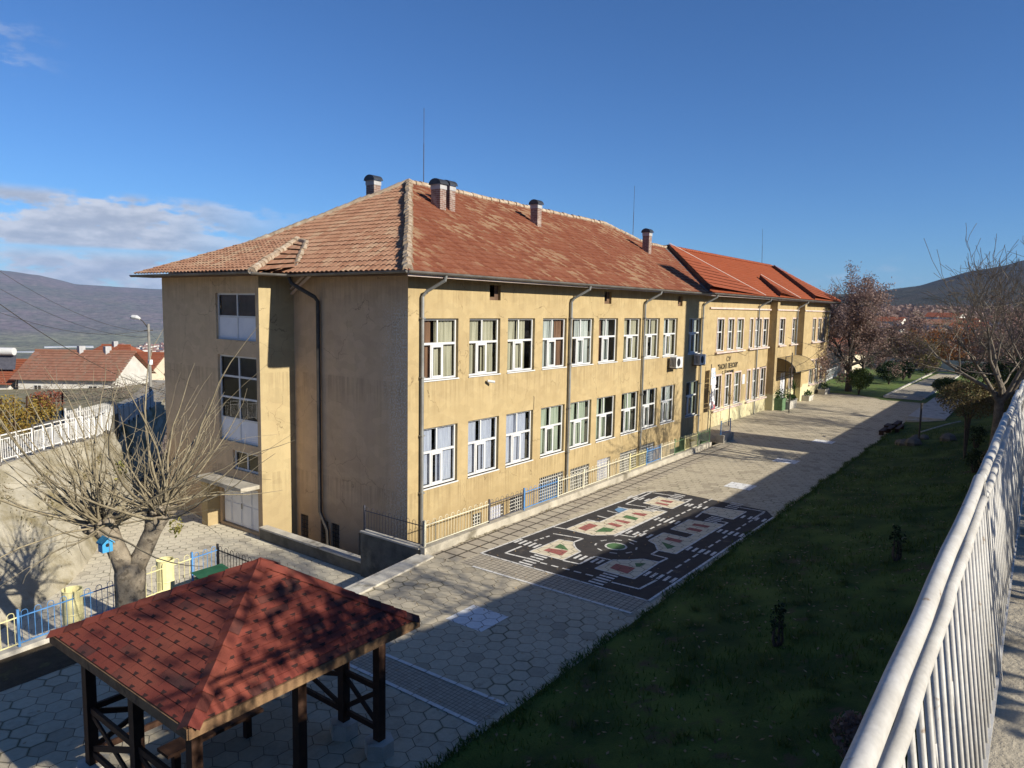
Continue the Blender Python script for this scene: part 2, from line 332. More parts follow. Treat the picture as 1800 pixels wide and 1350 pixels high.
# ================================================================== the school
B=empty('school_building',(0,0,0),'long two-storey ochre school with weathered tiled hip roof beside the paved courtyard','school')
def wall_grid(mb,u0,u1,z0,z1,holes,P,depth,D):
    """wall panel with rectangular openings; P(u,z)->point, D = inward unit vector; reveals go in by depth"""
    us=sorted({u0,u1,*[h[0] for h in holes],*[h[1] for h in holes]}); zs=sorted({z0,z1,*[h[2] for h in holes],*[h[3] for h in holes]})
    for i in range(len(us)-1):
        for j in range(len(zs)-1):
            a,b_,c,d=us[i],us[i+1],zs[j],zs[j+1]
            if any(h[0]-1e-6<=a and b_<=h[1]+1e-6 and h[2]-1e-6<=c and d<=h[3]+1e-6 for h in holes): continue
            mb.quad(P(a,c),P(b_,c),P(b_,d),P(a,d))
    D=Vector(D)*depth
    for h in holes:
        q=[Vector(P(h[0],h[2])),Vector(P(h[1],h[2])),Vector(P(h[1],h[3])),Vector(P(h[0],h[3]))]
        for i in range(4):
            a,b_=q[i],q[(i+1)%4]; mb.quad(a,a+D,b_+D,b_)
OLDX=[.65,2.98,5.19,7.50,9.72,11.95,14.32,16.46,18.70,22.0]
oldwins=[(x,x+1.75,4.69,6.71) for x in OLDX]+[(x,x+1.76,1.09,3.10) for x in OLDX]
neww=[(26.3,27.39),(28.14,29.16),(29.8,30.95),(32.25,32.85),(33.4,34.65),(35.1,36.2),(38.99,40.3),(42.35,43.45),(44.0,45.15),(48.45,49.45),(50.25,51.35),(52.05,53.05)]
nwup=[(a,b_,4.72,6.64) for a,b_ in neww]
nwlo=[(a-.05,b_-.05,1.12,3.14) for a,b_ in neww[:6]]+[(42.2,42.9,1.15,2.75),(43.2,43.9,1.15,2.75),(44.2,45.1,1.15,2.75),(48.25,49.45,1.05,3.05),(50.1,51.2,1.05,3.05),(51.85,53.0,1.05,3.05)]
door=[(40.0,41.6,.0,2.5)]
base=[(3.3,3.78,-1.0,-.35),(4.3,5.15,-1.0,-.3),(5.5,6.35,-1.0,-.2),(7.5,9.3,-.85,.22),(9.85,11.45,-.85,.18),(12.15,13.4,-.85,.2),(14.35,16.15,-.85,.2),(16.6,18.1,-.85,.25)]
vents=[(4.08,4.72,7.36,7.9),(12.36,13.0,7.36,7.9),(20.36,20.98,7.36,7.9)]
mb=MB(); wall_grid(mb,0,54.2,-1.6,8.12,oldwins+nwup+nwlo+door+base+vents,lambda u,z:(u,0,z),.2,(0,1,0))
mb.quad((54.2,0,-.5),(54.2,9.6,-.5),(54.2,9.6,8.12),(54.2,0,8.12)); mb.quad((54.2,9.6,-.5),(29,9.6,-.5),(29,9.6,8.12),(54.2,9.6,8.12))
mb.quad((29,9.6,-.5),(29,12.35,-.5),(29,12.35,8.12),(29,9.6,8.12)); mb.quad((29,12.35,-.5),(0,12.35,-2.3),(0,12.35,8.12),(29,12.35,8.12))
mb.build('facade_wall',M['plaster'],B)
# dim interior floors and back wall so that the rooms behind the windows read as rooms
mb=MB(); mb.quad((.1,3.4,-2),(54,3.4,-2),(54,3.4,8.1),(.1,3.4,8.1)); mb.quad((.1,.2,3.75),(54,.2,3.75),(54,3.5,3.75),(.1,3.5,3.75)); mb.quad((.1,.2,.4),(39.5,.2,.4),(39.5,3.5,.4),(.1,3.5,.4)); mb.quad((.1,.21,7.2),(54,.21,7.2),(54,3.5,7.2),(.1,3.5,7.2))
for x in (.1,14.1,20.6,24.4,36.9,46.6): mb.quad((x,.2,-2),(x,3.5,-2),(x,3.5,7.2),(x,.2,7.2))
mb.build('room_interior',M['inside'],B)
mb=MB(); mb.quad((.1,1.3,-2),(54,1.3,-2),(54,1.3,7.2),(.1,1.3,7.2)); mb.build('added_backing_sheet',pm('backing_sheet_grey',(.105,.095,.075),(.07,.065,.055),2),B)  # added dark sheet close behind the glass, catches sun to grey the window gaps
# end wall with basement openings
eh=[(5.1,5.55,-1.95,-.62),(3.95,4.4,-1.95,-.62),(3.35,3.8,-1.95,-.62),(1.45,2.35,-2.1,-.7)]
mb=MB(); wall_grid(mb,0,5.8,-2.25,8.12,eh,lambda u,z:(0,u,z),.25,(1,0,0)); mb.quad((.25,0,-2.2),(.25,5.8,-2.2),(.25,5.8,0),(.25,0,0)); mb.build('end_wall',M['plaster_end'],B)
for h in eh[:3]:
    mb=MB()
    for k in range(5): y=h[0]+(h[1]-h[0])*(k+.5)/5; mb.bar((.06,y,h[2]),(.06,y,h[3]),.014)
    for k in range(9): z=h[2]+(h[3]-h[2])*(k+.5)/9; mb.bar((.06,h[0],z),(.06,h[1],z),.014)
    mb.build('window_grille',M['pipe_dark'],B)
# stair tower
TX=-1.43
tw=[(6.0,8.5,5.76,7.45),(6.0,8.45,2.02,5.2),(6.02,7.6,1.0,1.72),(6.06,8.4,-1.15,.42)]
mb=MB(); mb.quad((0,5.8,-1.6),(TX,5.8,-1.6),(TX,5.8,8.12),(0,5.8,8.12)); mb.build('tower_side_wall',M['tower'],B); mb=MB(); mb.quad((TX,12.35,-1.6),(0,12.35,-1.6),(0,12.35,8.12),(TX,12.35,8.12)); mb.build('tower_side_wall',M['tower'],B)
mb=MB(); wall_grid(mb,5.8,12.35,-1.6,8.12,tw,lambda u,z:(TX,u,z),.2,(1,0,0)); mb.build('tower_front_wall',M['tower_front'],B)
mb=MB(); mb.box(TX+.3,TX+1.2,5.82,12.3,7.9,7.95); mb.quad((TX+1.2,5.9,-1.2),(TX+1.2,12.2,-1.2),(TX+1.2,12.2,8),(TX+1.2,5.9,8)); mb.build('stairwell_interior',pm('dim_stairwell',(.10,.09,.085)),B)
def twin(y0,y1,z0,z1,muly,trans,panel):
    x=TX+.12; m=MB(); t=.07
    for y in (y0,y1-t): m.box(x-.03,x+.03,y,y+t,z0,z1)
    for z in (z0,z1-t): m.box(x-.028,x+.028,y0+t,y1-t,z,z+t)
    for y in muly: m.box(x-.026,x+.026,y-.035,y+.035,z0+t,z1-t)
    for z in trans: m.box(x-.024,x+.024,y0+t,y1-t,z-.035,z+.035)
    o=m.build('tower_window',M['white'],B)
    g=MB(); g.quad((x,y1,panel),(x,y0,panel),(x,y0,z1),(x,y1,z1)); g.build('pane',M['glass'],o)
    if panel>z0:
        g=MB(); g.box(x-.01,x+.012,y0+.01,y1-.01,z0+.01,panel); g.build('infill_panel',M['white_panel'],o)
twin(6.0,8.5,5.76,7.45,[7.25],[6.6],6.6); twin(6.0,8.45,2.02,5.2,[7.22],[4.42,3.64,2.86],2.86); twin(6.02,7.6,1.0,1.72,[6.8],[],1.0)
mb=MB(); x=TX+.1
for k,(a,b_) in enumerate(((6.08,6.55),(6.57,7.2),(7.22,7.85),(7.87,8.38))):
    mb.box(x,x+.05,a,b_,-1.13,.4)
    for z0,z1 in ((-1.02,-.32),(-.22,.3)): mb.box(x-.02,x-.001,a+.05,b_-.05,z0,z1)
d=mb.build('double_door',M['white_panel'],B)
mb=MB(); mb.bar((x-.06,7.17,-.45),(x-.06,7.17,-.25),.03); mb.build('handle',M['pipe'],d)
mb=MB(); mb.box(TX-.75,TX-.002,5.95,9.0,.52,.66); mb.build('door_canopy',M['lowwall'],B)
mb=MB(); mb.box(TX-.5,TX-.003,8.55,8.95,-1.25,.52); mb.build('canopy_pier',M['tower'],B)
# windows of the long front
def wframe(w_,h_,kind):
    m=MB(); t=.062
    def vbar(x,z0,z1,d=.03,t=t): m.box(x-t/2,x+t/2,-d,d,z0,z1)
    def hbar(z,x0,x1,d=.028,t=t): m.box(x0,x1,-d,d,z-t/2,z+t/2)
    vbar(t/2,0,h_); vbar(w_-t/2,0,h_); hbar(t/2,t,w_-t); hbar(h_-t/2,t,w_-t)
    tr=h_*.585
    if kind=='old':
        hbar(tr,t,w_-t,.034,.075); vbar(w_*.47,tr+.04,h_-t,.025); vbar(w_*.30,t,tr-.04,.025); vbar(w_*.62,t,tr-.04,.025)
        m.box(w_*.30+.031,w_*.62-.031,-.045,-.02,tr-.12,tr-.045); m.box(w_*.30+.031,w_*.62-.031,-.045,-.02,t,t+.06); m.box(w_*.30+.031,w_*.30+.085,-.045,-.02,t+.06,tr-.12); m.box(w_*.62-.085,w_*.62-.031,-.045,-.02,t+.06,tr-.12)
    elif kind=='new':
        hbar(tr,t,w_-t,.034,.07)
        if w_>.8: vbar(w_*.5,t,tr-.04,.025); vbar(w_*.5,tr+.04,h_-t,.025)
    m.box(-.03,w_+.03,-.18,-.035,-.04,.0)      # sill
    return m
FR={}
def window(x0,x1,z0,z1,kind,cur,yd=.14):
    w_=round(x1-x0,2); h_=round(z1-z0,2); key=(w_,h_,kind)
    if key not in FR:
        f=wframe(w_,h_,kind).build('window',M['white'],B); g=MB(); g.quad((0,0,0),(w_,0,0),(w_,0,h_),(0,0,h_)); p=g.build('pane',M['glass'],f); FR[key]=(f.data,p.data); 
    else:
        f=bpy.data.objects.new('window',FR[key][0]); COL.objects.link(f); f.parent=B
        p=bpy.data.objects.new('pane',FR[key][1]); COL.objects.link(p); p.parent=f
    f.location=(x0,yd,z0)
    for ci,(mat,segs) in enumerate(cur):
        m=MB()
        for a,b_ in segs:
            n=max(4,int((b_-a)*w_/.05)); pts=[]
            for i in range(n+1):
                u=(a+(b_-a)*i/n)*w_; pts.append((u,.10+.022*math.sin(i*1.9+a*9)+.012*rnd.random()))
            for i in range(n): m.quad((pts[i][0],pts[i][1],.06),(pts[i+1][0],pts[i+1][1],.06),(pts[i+1][0],pts[i+1][1],h_-.05),(pts[i][0],pts[i][1],h_-.05))
        c=m.build('curtain',M[mat],None); c.parent=f
CUR=[[('cur_brown',[(.02,.36)]),('cur_beige',[(.44,.98)])],[('cur_brown',[(.02,.17)]),('cur_beige',[(.18,.42),(.5,.93)])],[('cur_beige',[(.03,.42),(.46,.8)])],
     [('cur_brown',[(.02,.16),(.66,.97)]),('cur_white',[(.18,.62)])],[('cur_brown',[(.02,.22)]),('cur_white',[(.3,.95)])],[('cur_brown',[(.02,.33)]),('cur_white',[(.42,.72)])],
     [('cur_beige',[(.05,.4),(.55,.95)])],[('cur_beige',[(.08,.5),(.7,.97)])],[('cur_white',[(.05,.45)]),('cur_beige',[(.6,.9)])],[('cur_white',[(.1,.5),(.62,.9)])]]
CURL=[[('cur_blue',[(.02,.42),(.5,.97)])],[('cur_blue',[(.02,.38),(.48,.93)])],[('cur_blue',[(.02,.9)])],[('cur_green',[(.03,.45),(.52,.93)])],[('cur_green',[(.03,.4),(.48,.9)])],[('cur_green',[(.04,.36),(.45,.68)])],
      [('cur_green',[(.4,.8)])],[('cur_white',[(.05,.3),(.55,.8)])],[('cur_white',[(.08,.4),(.6,.9)])],[('cur_green',[(.5,.9)])]]
for i,wn in enumerate(oldwins): window(*wn,'old',(CUR+CURL)[i])
for i,wn in enumerate(nwup+nwlo): window(*wn,'new',[[('cur_white',[(.05,.5)])],[('cur_white',[(.1,.42),(.6,.95)])],[('cur_green',[(.05,.95)])],[('cur_white',[(.3,.9)])]][(i*7+i//3)%4])
# white surrounds of the newer windows
mb=MB()
for a,b_,z0,z1 in nwup+nwlo:
    mb=MB(); mb.poly([(a-.10,-.025,z0-.05),(a-.10,-.025,z1+.10),(b_+.10,-.025,z1+.10),(b_+.10,-.025,z0-.05),(b_+.002,-.025,z0-.05),(b_+.002,-.025,z1+.002),(a-.002,-.025,z1+.002),(a-.002,-.025,z0-.05)])
    mb.quad((a-.10,-.025,z0-.05),(a-.10,-.025,z1+.1),(a-.10,0,z1+.1),(a-.10,0,z0-.05)); mb.quad((a-.10,-.025,z1+.1),(b_+.10,-.025,z1+.1),(b_+.10,0,z1+.1),(a-.10,0,z1+.1)); mb.build('window_surround',M['fascia'],B)
for a,b_,z in ((26.05,31.2,4.6),(32.05,36.35,4.62),(38.8,40.5,4.62),(41.7,45.4,4.62),(48.2,53.2,4.62),(25.95,31.1,1.0),(32.0,36.3,1.0),(48.1,53.1,.95)):
    mb=MB(); mb.box(a,b_,-.16,-.002,z-.06,z+.03); mb.build('long_sill',M['fascia'],B)
for h in base:
    x0,x1,z0,z1=h; mb=MB()
    n=max(3,int((x1-x0)/.13)); k=max(3,int((z1-z0)/.13))
    for i in range(n+1): x=x0+(x1-x0)*i/n; mb.bar((x,.05,z0),(x,.05,z1),.02)
    for i in range(k+1): z=z0+(z1-z0)*i/k; mb.bar((x0,.05,z),(x1,.05,z),.02)
    g_=mb.build('basement_grille',M['grille'],B)
    mb=MB(); mb.quad((h[0],.16,h[2]),(h[1],.16,h[2]),(h[1],.16,h[3]),(h[0],.16,h[3])); mb.build('pane',M['cur_blue'] if h[0] in (4.3,12.15) else M['dark'],g_)
for h in vents:
    x0,x1,z0,z1=h; mb=MB(); mb.box(x0,x1,.12,.15,z0,z0+.12); mb.box(x0,x0+.1,.12,.15,z0+.12,z1); mb.box(x1-.22,x1,.12,.15,z0+.12,z1)
    mb.build('attic_vent',M['soffit'],B)
mb=MB(); mb.box(40.05,41.55,.12,.17,.02,2.45); d=mb.build('entrance_door',M['white_panel'],B)
mb=MB(); mb.box(40.85,40.9,.09,.118,.05,2.4); mb.bar((41.0,.09,1.0),(41.0,.09,1.2),.03); mb.build('handle',M['pipe'],d)
# buttresses and the ledge over the newer windows
for x in (36.5,43.75):   # deep piers
    mb=MB(); mb.box(x,x+.55,-.52,.0-.002,-.3,7.85); mb.build('buttress',M['plaster'],B)
for a,b_,y0,y1 in ((24.9,36.49,-.1,-.003),(37.06,43.74,-.1,-.003),(44.31,54.2,-.1,-.003),(36.45,37.1,-.58,-.525),(43.7,44.35,-.58,-.525)):
    mb=MB(); mb.box(a,b_,y0,y1,7.26,7.36); mb.build('facade_ledge',M['fascia'],B)
# sign lettering
LET=pm('black_lettering',(.03,.028,.025))
def text3d(body,size,origin,ax,up,mat,parent,name,extr=.006,width=None):
    cu=bpy.data.curves.new('text','FONT'); cu.body=body; cu.size=size; cu.align_x='CENTER'; cu.extrude=extr; cu.resolution_u=2
    o=bpy.data.objects.new('text',cu); COL.objects.link(o); bpy.context.view_layer.update()
    me=bpy.data.meshes.new_from_object(o.evaluated_get(bpy.context.evaluated_depsgraph_get())); bpy.data.objects.remove(o)
    A=Vector(ax); U=Vector(up); N=A.cross(U)
    xs=[v.co.x for v in me.vertices]; k=(width/(max(xs)-min(xs))) if width and xs else 1
    off=Vector(ROOT[parent.name]) if parent is not None else Vector((0,0,0))
    for v in me.vertices: v.co=Vector(origin)+A*(v.co.x*k)+U*v.co.y+N*v.co.z-off
    me.materials.clear(); me.materials.append(mat)
    o=bpy.data.objects.new(name,me); COL.objects.link(o); o.parent=parent; return o
text3d('СУ',.42,(28.5,-.016,3.98),(1,0,0),(0,0,1),LET,B,'sign_lettering',width=.75)
text3d('"ВАСИЛ ЛЕВСКИ"',.46,(28.45,-.016,3.52),(1,0,0),(0,0,1),LET,B,'sign_lettering',width=3.5)
text3d('с. Крупник',.36,(28.5,-.016,3.2),(1,0,0),(0,0,1),LET,B,'sign_lettering',width=2.1)

# ------------------------------------------------------------------ roofs
SL=.6; NZ=1/math.sqrt(1+SL*SL)
def tiled(mb,P,N,v0,v1,ulo,uhi,row=.33,pitch=.21,step=.0525,lift=.035,wave=.028,v2u=1.0):
    """clay tile courses as geometry: P(u,v) on the slope (v measured in plan), N normal"""
    N=Vector(N).normalized(); n=max(1,round((v1-v0)/(row*NZ))); sv=(v1-v0)/n
    for i in range(n):
        a=v0+i*sv; b_=a+sv
        la,ha,lb,hb=ulo(a),uhi(a),ulo(b_),uhi(b_)
        lo=min(la,lb); hi=max(ha,hb)
        if hi-lo<.05: continue
        k0=math.floor(lo/step); k1=math.ceil(hi/step); o=len(mb.v); cnt=0
        jit=rnd.random()*.012
        for k in range(k0,k1+1):
            u=k*step; ua=min(max(u,la),ha); ub=min(max(u,lb),hb)
            ph=(k%round(pitch/step))/round(pitch/step); tj=(hash((k//round(pitch/step),i))%100)/100*.012
            h=wave*math.sin(PI*ph)+tj
            p=P(ua,a); q=P(ub,b_-.0)
            mb.v.append(tuple(Vector(p)+N*(h-.01))); mb.v.append(tuple(Vector(p)+N*(h+lift+jit))); mb.v.append(tuple(Vector(q)+N*(h+.004))); cnt+=1
        for j in range(cnt-1):
            u0=(k0+j)*step/pitch+.001; u1=u0+step/pitch
            x=o+j*3; y=x+3
            mb.f.append((x,y,y+1,x+1)); mb.uv.append([(u0,i+.1),(u1,i+.1),(u1,i+.12),(u0,i+.12)]); mb.mi.append(0)
            mb.f.append((x+1,y+1,y+2,x+2)); mb.uv.append([(u0,i+.12),(u1,i+.12),(u1,i+.92),(u0,i+.92)]); mb.mi.append(0)
z0=8.15
mb=MB()
fz=lambda y: z0+SL*(y+.7)
fhi=lambda y: 22.8+(y+.73) if y<4.3 else 24.9-(y-4.3)
tiled(mb,lambda u,v:(u,v,fz(v)),(0,-SL,1),-.72,6.2,lambda y:y,fhi)
mb.build('old_roof_front_slope',M['tile_old'],B)
mb=MB(); tiled(mb,lambda u,v:(v,u,z0+SL*(v+.7)),(-SL,0,1),-.72,6.2,lambda x:x,lambda x:13.05-(x+.7)*.985,lift=.022,wave=.05,pitch=.24,step=.06)
# canted roof over the stair tower
TS=.393
tiled(mb,lambda u,v:(v,u,8.12+TS*(v+2.13)+.03),(-TS,0,1),-2.15,1.86,lambda x:5.1+(x+2.13)*.69,lambda x:13.05-(x+2.13)*.6,lift=.022,wave=.05,pitch=.24,step=.06)
mb.build('old_roof_end_slope',M['tile_hip'],B)
mb=MB()
A=Vector((-2.13,5.08,8.12)); Bq=Vector((-.33,5.16,8.35)); Dq=Vector((1.35,6.8,9.42)); Eq=Vector((1.5,7.6,9.58))
for i in range(6):
    for j in range(10):
        f=lambda s,t:(A*(1-s)+Bq*s)*(1-t)+(Eq*(1-s)+Dq*s)*t
        p=[f(j/10,i/6),f((j+1)/10,i/6),f((j+1)/10,(i+1)/6),f(j/10,(i+1)/6)]
        up=Vector((0,-.02,.05)); p[0]=p[0]+up; p[1]=p[1]+up
        mb.quad(*p,uv=[(j+.1,i+40.1),(j+.9,i+40.1),(j+.9,i+40.9),(j+.1,i+40.9)])
mb.build('tower_roof_side_slope',M['tile_hip'],B)
mb=MB(); mb.poly([(-.7,13.05,z0),(6.2,6.2,12.3),(23,6.2,12.3),(29.8,13.05,z0)]); mb.poly([(23,6.2,12.3),(24.9,4.3,11.15),(29.9,-.7+.5,z0-.05),(29.8,13.05,z0)]); mb.build('old_roof_back_slope',M['tile_old'],B)
OZ=.05
mb=MB(); tiled(mb,lambda u,v:(u,v,fz(v)+OZ),(0,-SL,1),-.72,4.3,lambda y:22.8+(y+.73),lambda y:54.55-(y+.72)*.9,step=.105,wave=.02)
# raised triangular facets of the newer roof: left edge stands proud with a dark face
def facet(bl,top,br,h):
    P0=Vector((bl[0],bl[1],fz(bl[1])+OZ)); P1=Vector((top[0],top[1],fz(top[1])+OZ)); P2=Vector((br[0],br[1],fz(br[1])+OZ+.02))
    u=Vector((0,-SL*.3,1)).normalized()*h
    a,b_,c=P0+u,P1+u*.9,P2
    n=12
    for i in range(n):
        t0,t1=i/n,(i+1)/n
        l0,l1=a.lerp(b_,t0),a.lerp(b_,t1); r0,r1=c.lerp(b_,t0),c.lerp(b_,t1); nn=Vector((0,-.5,.85))*.03
        m=max(2,int((r0-l0).length/.21))
        for j in range(m):
            mb.quad(l0.lerp(r0,j/m)+nn,l0.lerp(r0,(j+1)/m)+nn,l1.lerp(r1,(j+1)/m),l1.lerp(r1,j/m),uv=[(j+.1,i+70.1),(j+.9,i+70.1),(j+.9,i+70.9),(j+.1,i+70.9)])
    return P0,P1,a,b_,c
FS=[]
for args in (((22.9,-.74),(28.0,4.25),(32.9,-.74),.34),((36.1,-.74),(38.75,1.65),(41.4,-.74),.36),((45.6,-.74),(50.0,4.1),(54.3,-.74),.36)): FS.append(facet(*args))
mb.build('newer_roof_front_slope',M['tile_new'],B)
mb=MB(); mb.poly([(27.9,4.3,11.2),(50,4.3,11.2),(54.5,9.9,8.2),(27.9,9.9,8.2)]); mb.poly([(50,4.3,11.2),(54.55,-.7,8.2),(54.5,9.9,8.2)]); mb.build('newer_roof_back_slope',M['tile_new'],B)
for P0,P1,a,b_,c in FS:
    mb=MB(); mb.quad(P0+Vector((-.02,0,-.02)),P1+Vector((-.02,0,-.02)),b_,a); mb.build('roof_step_face',M['soffit'],B)
mb=MB(); P0,P1,a,b_,c=FS[0]; o=Vector((-.42,.1,.06)); mb.quad(P0+o+Vector((.25,0,0)),P0+Vector((-.03,0,.05)),P1+Vector((-.03,0,.05)),P1+o); mb.build('roof_flashing',M['gutter'],B)
def caps(pts,r,mat,name,seg=.34,jit=.02):
    m=MB(); pts=[Vector(p) for p in pts]
    for a,b_ in zip(pts,pts[1:]):
        n=max(1,int((b_-a).length/seg))
        for i in range(n):
            p=a.lerp(b_,i/n); q=a.lerp(b_,(i+1.15)/n); j=Vector((rnd.uniform(-jit,jit),rnd.uniform(-jit,jit),rnd.uniform(-jit,jit)))
            m.tube([p+j,q+j],[r*1.12,r*.9],7)
    m.build(name,mat,B)
caps([(-.7,-.7,8.2),(6.2,6.2,12.34)],.15,M['ridge_old'],'hip_cap',.3,.03); caps([(6.2,6.2,12.34),(-.68,13.0,8.2)],.13,M['ridge_old'],'hip_cap')
caps([(6.2,6.2,12.34),(23,6.2,12.34),(24.9,4.35,11.2)],.13,M['ridge_old'],'ridge_cap'); caps([(24.9,4.3,11.2),(28.0,4.3,11.22)],.12,M['ridge_old'],'ridge_cap')
caps([A+Vector((0,0,.04)),Eq],.13,M['ridge_old'],'hip_cap',.3,.03); caps([Bq,Dq],.12,M['ridge_old'],'hip_cap',.3,.03); caps([Eq,Dq],.1,M['ridge_old'],'hip_cap',.3,.03)
caps([(28.0,4.3,11.3),(50,4.3,11.3),(54.5,-.72,8.25)],.11,M['ridge_new'],'ridge_cap',.36,.004)
for P0,P1,a,b_,c in FS[:2]:
    mb=MB(); mb.tube([b_+Vector((0,-.05,.03)),c+Vector((0,-.02,.06))],.025,5); mb.build('lightning_strap',M['fascia'],B)
# eaves: soffit, fascia, gutters
mb=MB(); mb.box(-.66,54.5,-.66,-.001,8.04,8.09); mb.box(-.66,-.002,-.001,5.2,8.04,8.09); mb.box(-2.1,TX-.002,5.12,13.0,8.03,8.08); mb.box(TX-.002,-.66,5.12,5.798,8.03,8.08); mb.build('soffit',M['soffit'],B)
mb=MB(); mb.box(-.70,54.5,-.70,-.665,7.99,8.12); mb.build('fascia_board',M['fascia'],B)
def gutter(pts,r=.085):
    m=MB(); pts=[Vector(p) for p in pts]; n=6
    for a,b_ in zip(pts,pts[1:]):
        d=(b_-a).normalized(); s_=d.cross(Vector((0,0,1)))
        pr=[s_*(math.cos(PI*k/n)*r)+Vector((0,0,-math.sin(PI*k/n)*r)) for k in range(n+1)]
        for k in range(n): m.quad(a+pr[k],b_+pr[k],b_+pr[k+1],a+pr[k+1])
    m.build('gutter',M['gutter'],B)
gutter([(-.82,-.8,8.15),(22.9,-.8,8.12)]); gutter([(22.9,-.82,8.16),(54.6,-.82,8.13)])
gutter([(-.82,5.1,8.1),(-.82,-.8,8.15)]); gutter([(-2.25,13.1,8.11),(-2.25,5.0,8.13)]); gutter([(-2.25,5.0,8.11),(-.75,5.0,8.11)])
def dpipe(x,zb,mat='pipe',y=-.1,r=.055):
    m=MB(); m.tube([(x+.35,-.78,8.08),(x+.33,-.76,7.92),(x+.05,y-.1,7.55),(x,y,7.4),(x,y,zb)],r,8); 
    for z in np.arange(1.0,7.2,1.9): m.box(x-.075,x+.075,y-.07,-.002,z,z+.04)
    m.build('downpipe',M[mat],B)
for x,zb in ((.55,-1.3),(9.44,-1.3),(16.27,-1.3),(23.75,-.5),(33.75,0),(43.3,2.9),(53.75,0)): dpipe(x,zb)
mb=MB(); mb.tube([(-.80,4.95,8.0),(-.75,4.9,7.8),(-.2,4.35,7.35),(-.1,4.3,7.2),(-.1,4.3,-.3),(-.1,3.9,-.9),(-.1,3.85,-2)],.07,8); mb.build('downpipe',M['pipe_dark'],B)
mb=MB(); mb.bar((-.12,5.75,7.45),(-.45,4.2,8.1),.09,.05); mb.bar((-.12,5.78,7.62),(-.45,4.55,8.1),.07,.05); mb.build('eave_brace',M['fascia'],B)
def chimney(x,y,wx,wy,top):
    zb=min(fz(y-wy/2),z0+SL*(13.1-y-wy/2)) -.3
    m=MB(); m.box(x-wx/2,x+wx/2,y-wy/2,y+wy/2,zb,top-.30); o=m.build('chimney',M['brick'],B)
    m=MB(); m.box(x-wx/2-.02,x+wx/2+.02,y-wy/2-.02,y+wy/2+.02,top-.30,top-.10); m.build('chimney_collar',M['capbase'],o)
    m=MB(); n=8; r=wy/2+.08
    for k in range(n):
        a0,a1=PI*k/n,PI*(k+1)/n; f=lambda a,xx:(xx,y+math.cos(a)*r,top-.11+math.sin(a)*.24)
        m.quad(f(a0,x-wx/2-.07),f(a0,x+wx/2+.07),f(a1,x+wx/2+.07),f(a1,x-wx/2-.07))
    m.poly([(x-wx/2-.07,y+math.cos(PI*k/n)*r,top-.11+math.sin(PI*k/n)*.24) for k in range(n+1)]); m.build('chimney_cowl',M['cap'],o)
chimney(5.9,4.2,.36,.5,12.12); chimney(6.55,4.25,.34,.46,12.16); chimney(12.9,4.25,.34,.42,12.2); chimney(22.85,3.2,.36,.42,11.75); chimney(5.6,7.75,.38,.5,12.55)
for (x,y,z,h,dx) in ((7.1,6.2,12.3,3.3,0),(24.3,4.9,11.2,3.5,0),(47.5,4.3,11.2,3.1,-.35)):
    m=MB(); m.tube([(x,y,z-.1),(x+dx*.5,y,z+h*.55)],.018,5); m.tube([(x+dx*.5,y,z+h*.55),(x+dx,y,z+h)],.011,5); m.build('lightning_rod',M['pipe_dark'],B)
# canopy over the entrance
mb=MB(); n=10
f=lambda t:( -.02-1.55*math.sin(PI/2*t), 2.75+1.0*math.cos(PI/2*t))
for i in range(n):
    (y0,za),(y1,zb)=f(i/n),f((i+1)/n); mb.quad((38.2,y0,za),(43.7,y0,za),(43.7,y1,zb),(38.2,y1,zb))
cp=mb.build('entrance_canopy',pm('tan_translucent_canopy',(.36,.27,.13),(.27,.20,.09),4),B)
mb=MB()
for x in (38.2,43.7):
    mb.tube([(x,*f(i/n)) for i in range(n+1)],.03,5); mb.tube([(x,-.02,2.75),(x,-1.57,2.75)],.03,5); mb.tube([(x,-.02,2.1),(x,-1.5,2.74)],.022,5)
    for t in (.35,.7): y,z=f(t); mb.tube([(x,y,z),(x,y,2.75)],.018,5)
mb.tube([(38.2,-1.57,2.75),(43.7,-1.57,2.75)],.03,5); mb.build('canopy_frame',M['pipe_dark'],B)
mb=MB(); mb.box(31.25,31.7,-.03,-.002,2.3,2.95); mb.build('wall_plaque',M['white_panel'],B)
mb=MB(); r_=random.Random(3)
def wire(pts,r=.008): mb.tube(pts,r,4,False)
wire([(23.8,-.3,4.3),(24.6,-.03,4.45),(25.5,-.03,4.5),(26.4,-.03,4.42),(28,-.03,4.48),(30,-.03,4.5),(31.6,-.03,4.2),(32.2,-.03,4.45),(36,-.03,4.55)]); wire([(6.95,-.02,3.1),(6.97,-.02,3.6),(6.93,-.02,3.65)])
wire([(43.9,-.02,4.5),(44.8,-.02,4.2),(46.5,-.02,4.15),(47.6,-.02,4.5),(48.4,-.02,4.45)])
mb.build('facade_cable',M['pipe_dark'],B)
# things fixed to the front
def ac_unit(x,label):
    o=empty('ac_unit',(x,-.35,4.02),label,'air conditioner','outdoor air conditioning units on the school front')
    m=MB(); m.box(x,x+.85,-.52,-.16,4.08,4.66); m.build('casing',M['white'],o)
    m=MB(); n=18; m.poly([(x+.32+.22*math.cos(2*PI*k/n),-.524,4.37+.22*math.sin(2*PI*k/n)) for k in range(n)]); 
    for k in range(4): m.box(x-.004,x-.001,-.48+.08*k,-.44+.08*k,4.14,4.6)
    m.build('fan_grille',M['dark'],o)
    m=MB(); m.bar((x+.12,-.54,4.04),(x+.12,-.002,4.04),.05); m.bar((x+.72,-.54,4.04),(x+.72,-.002,4.04),.05); m.build('bracket',M['pipe_dark'],o)
ac_unit(19.3,'white air conditioner with dark fan below upper window beside tall shadow band'); ac_unit(22.55,'white air conditioner next to the downpipe at the newer wing')
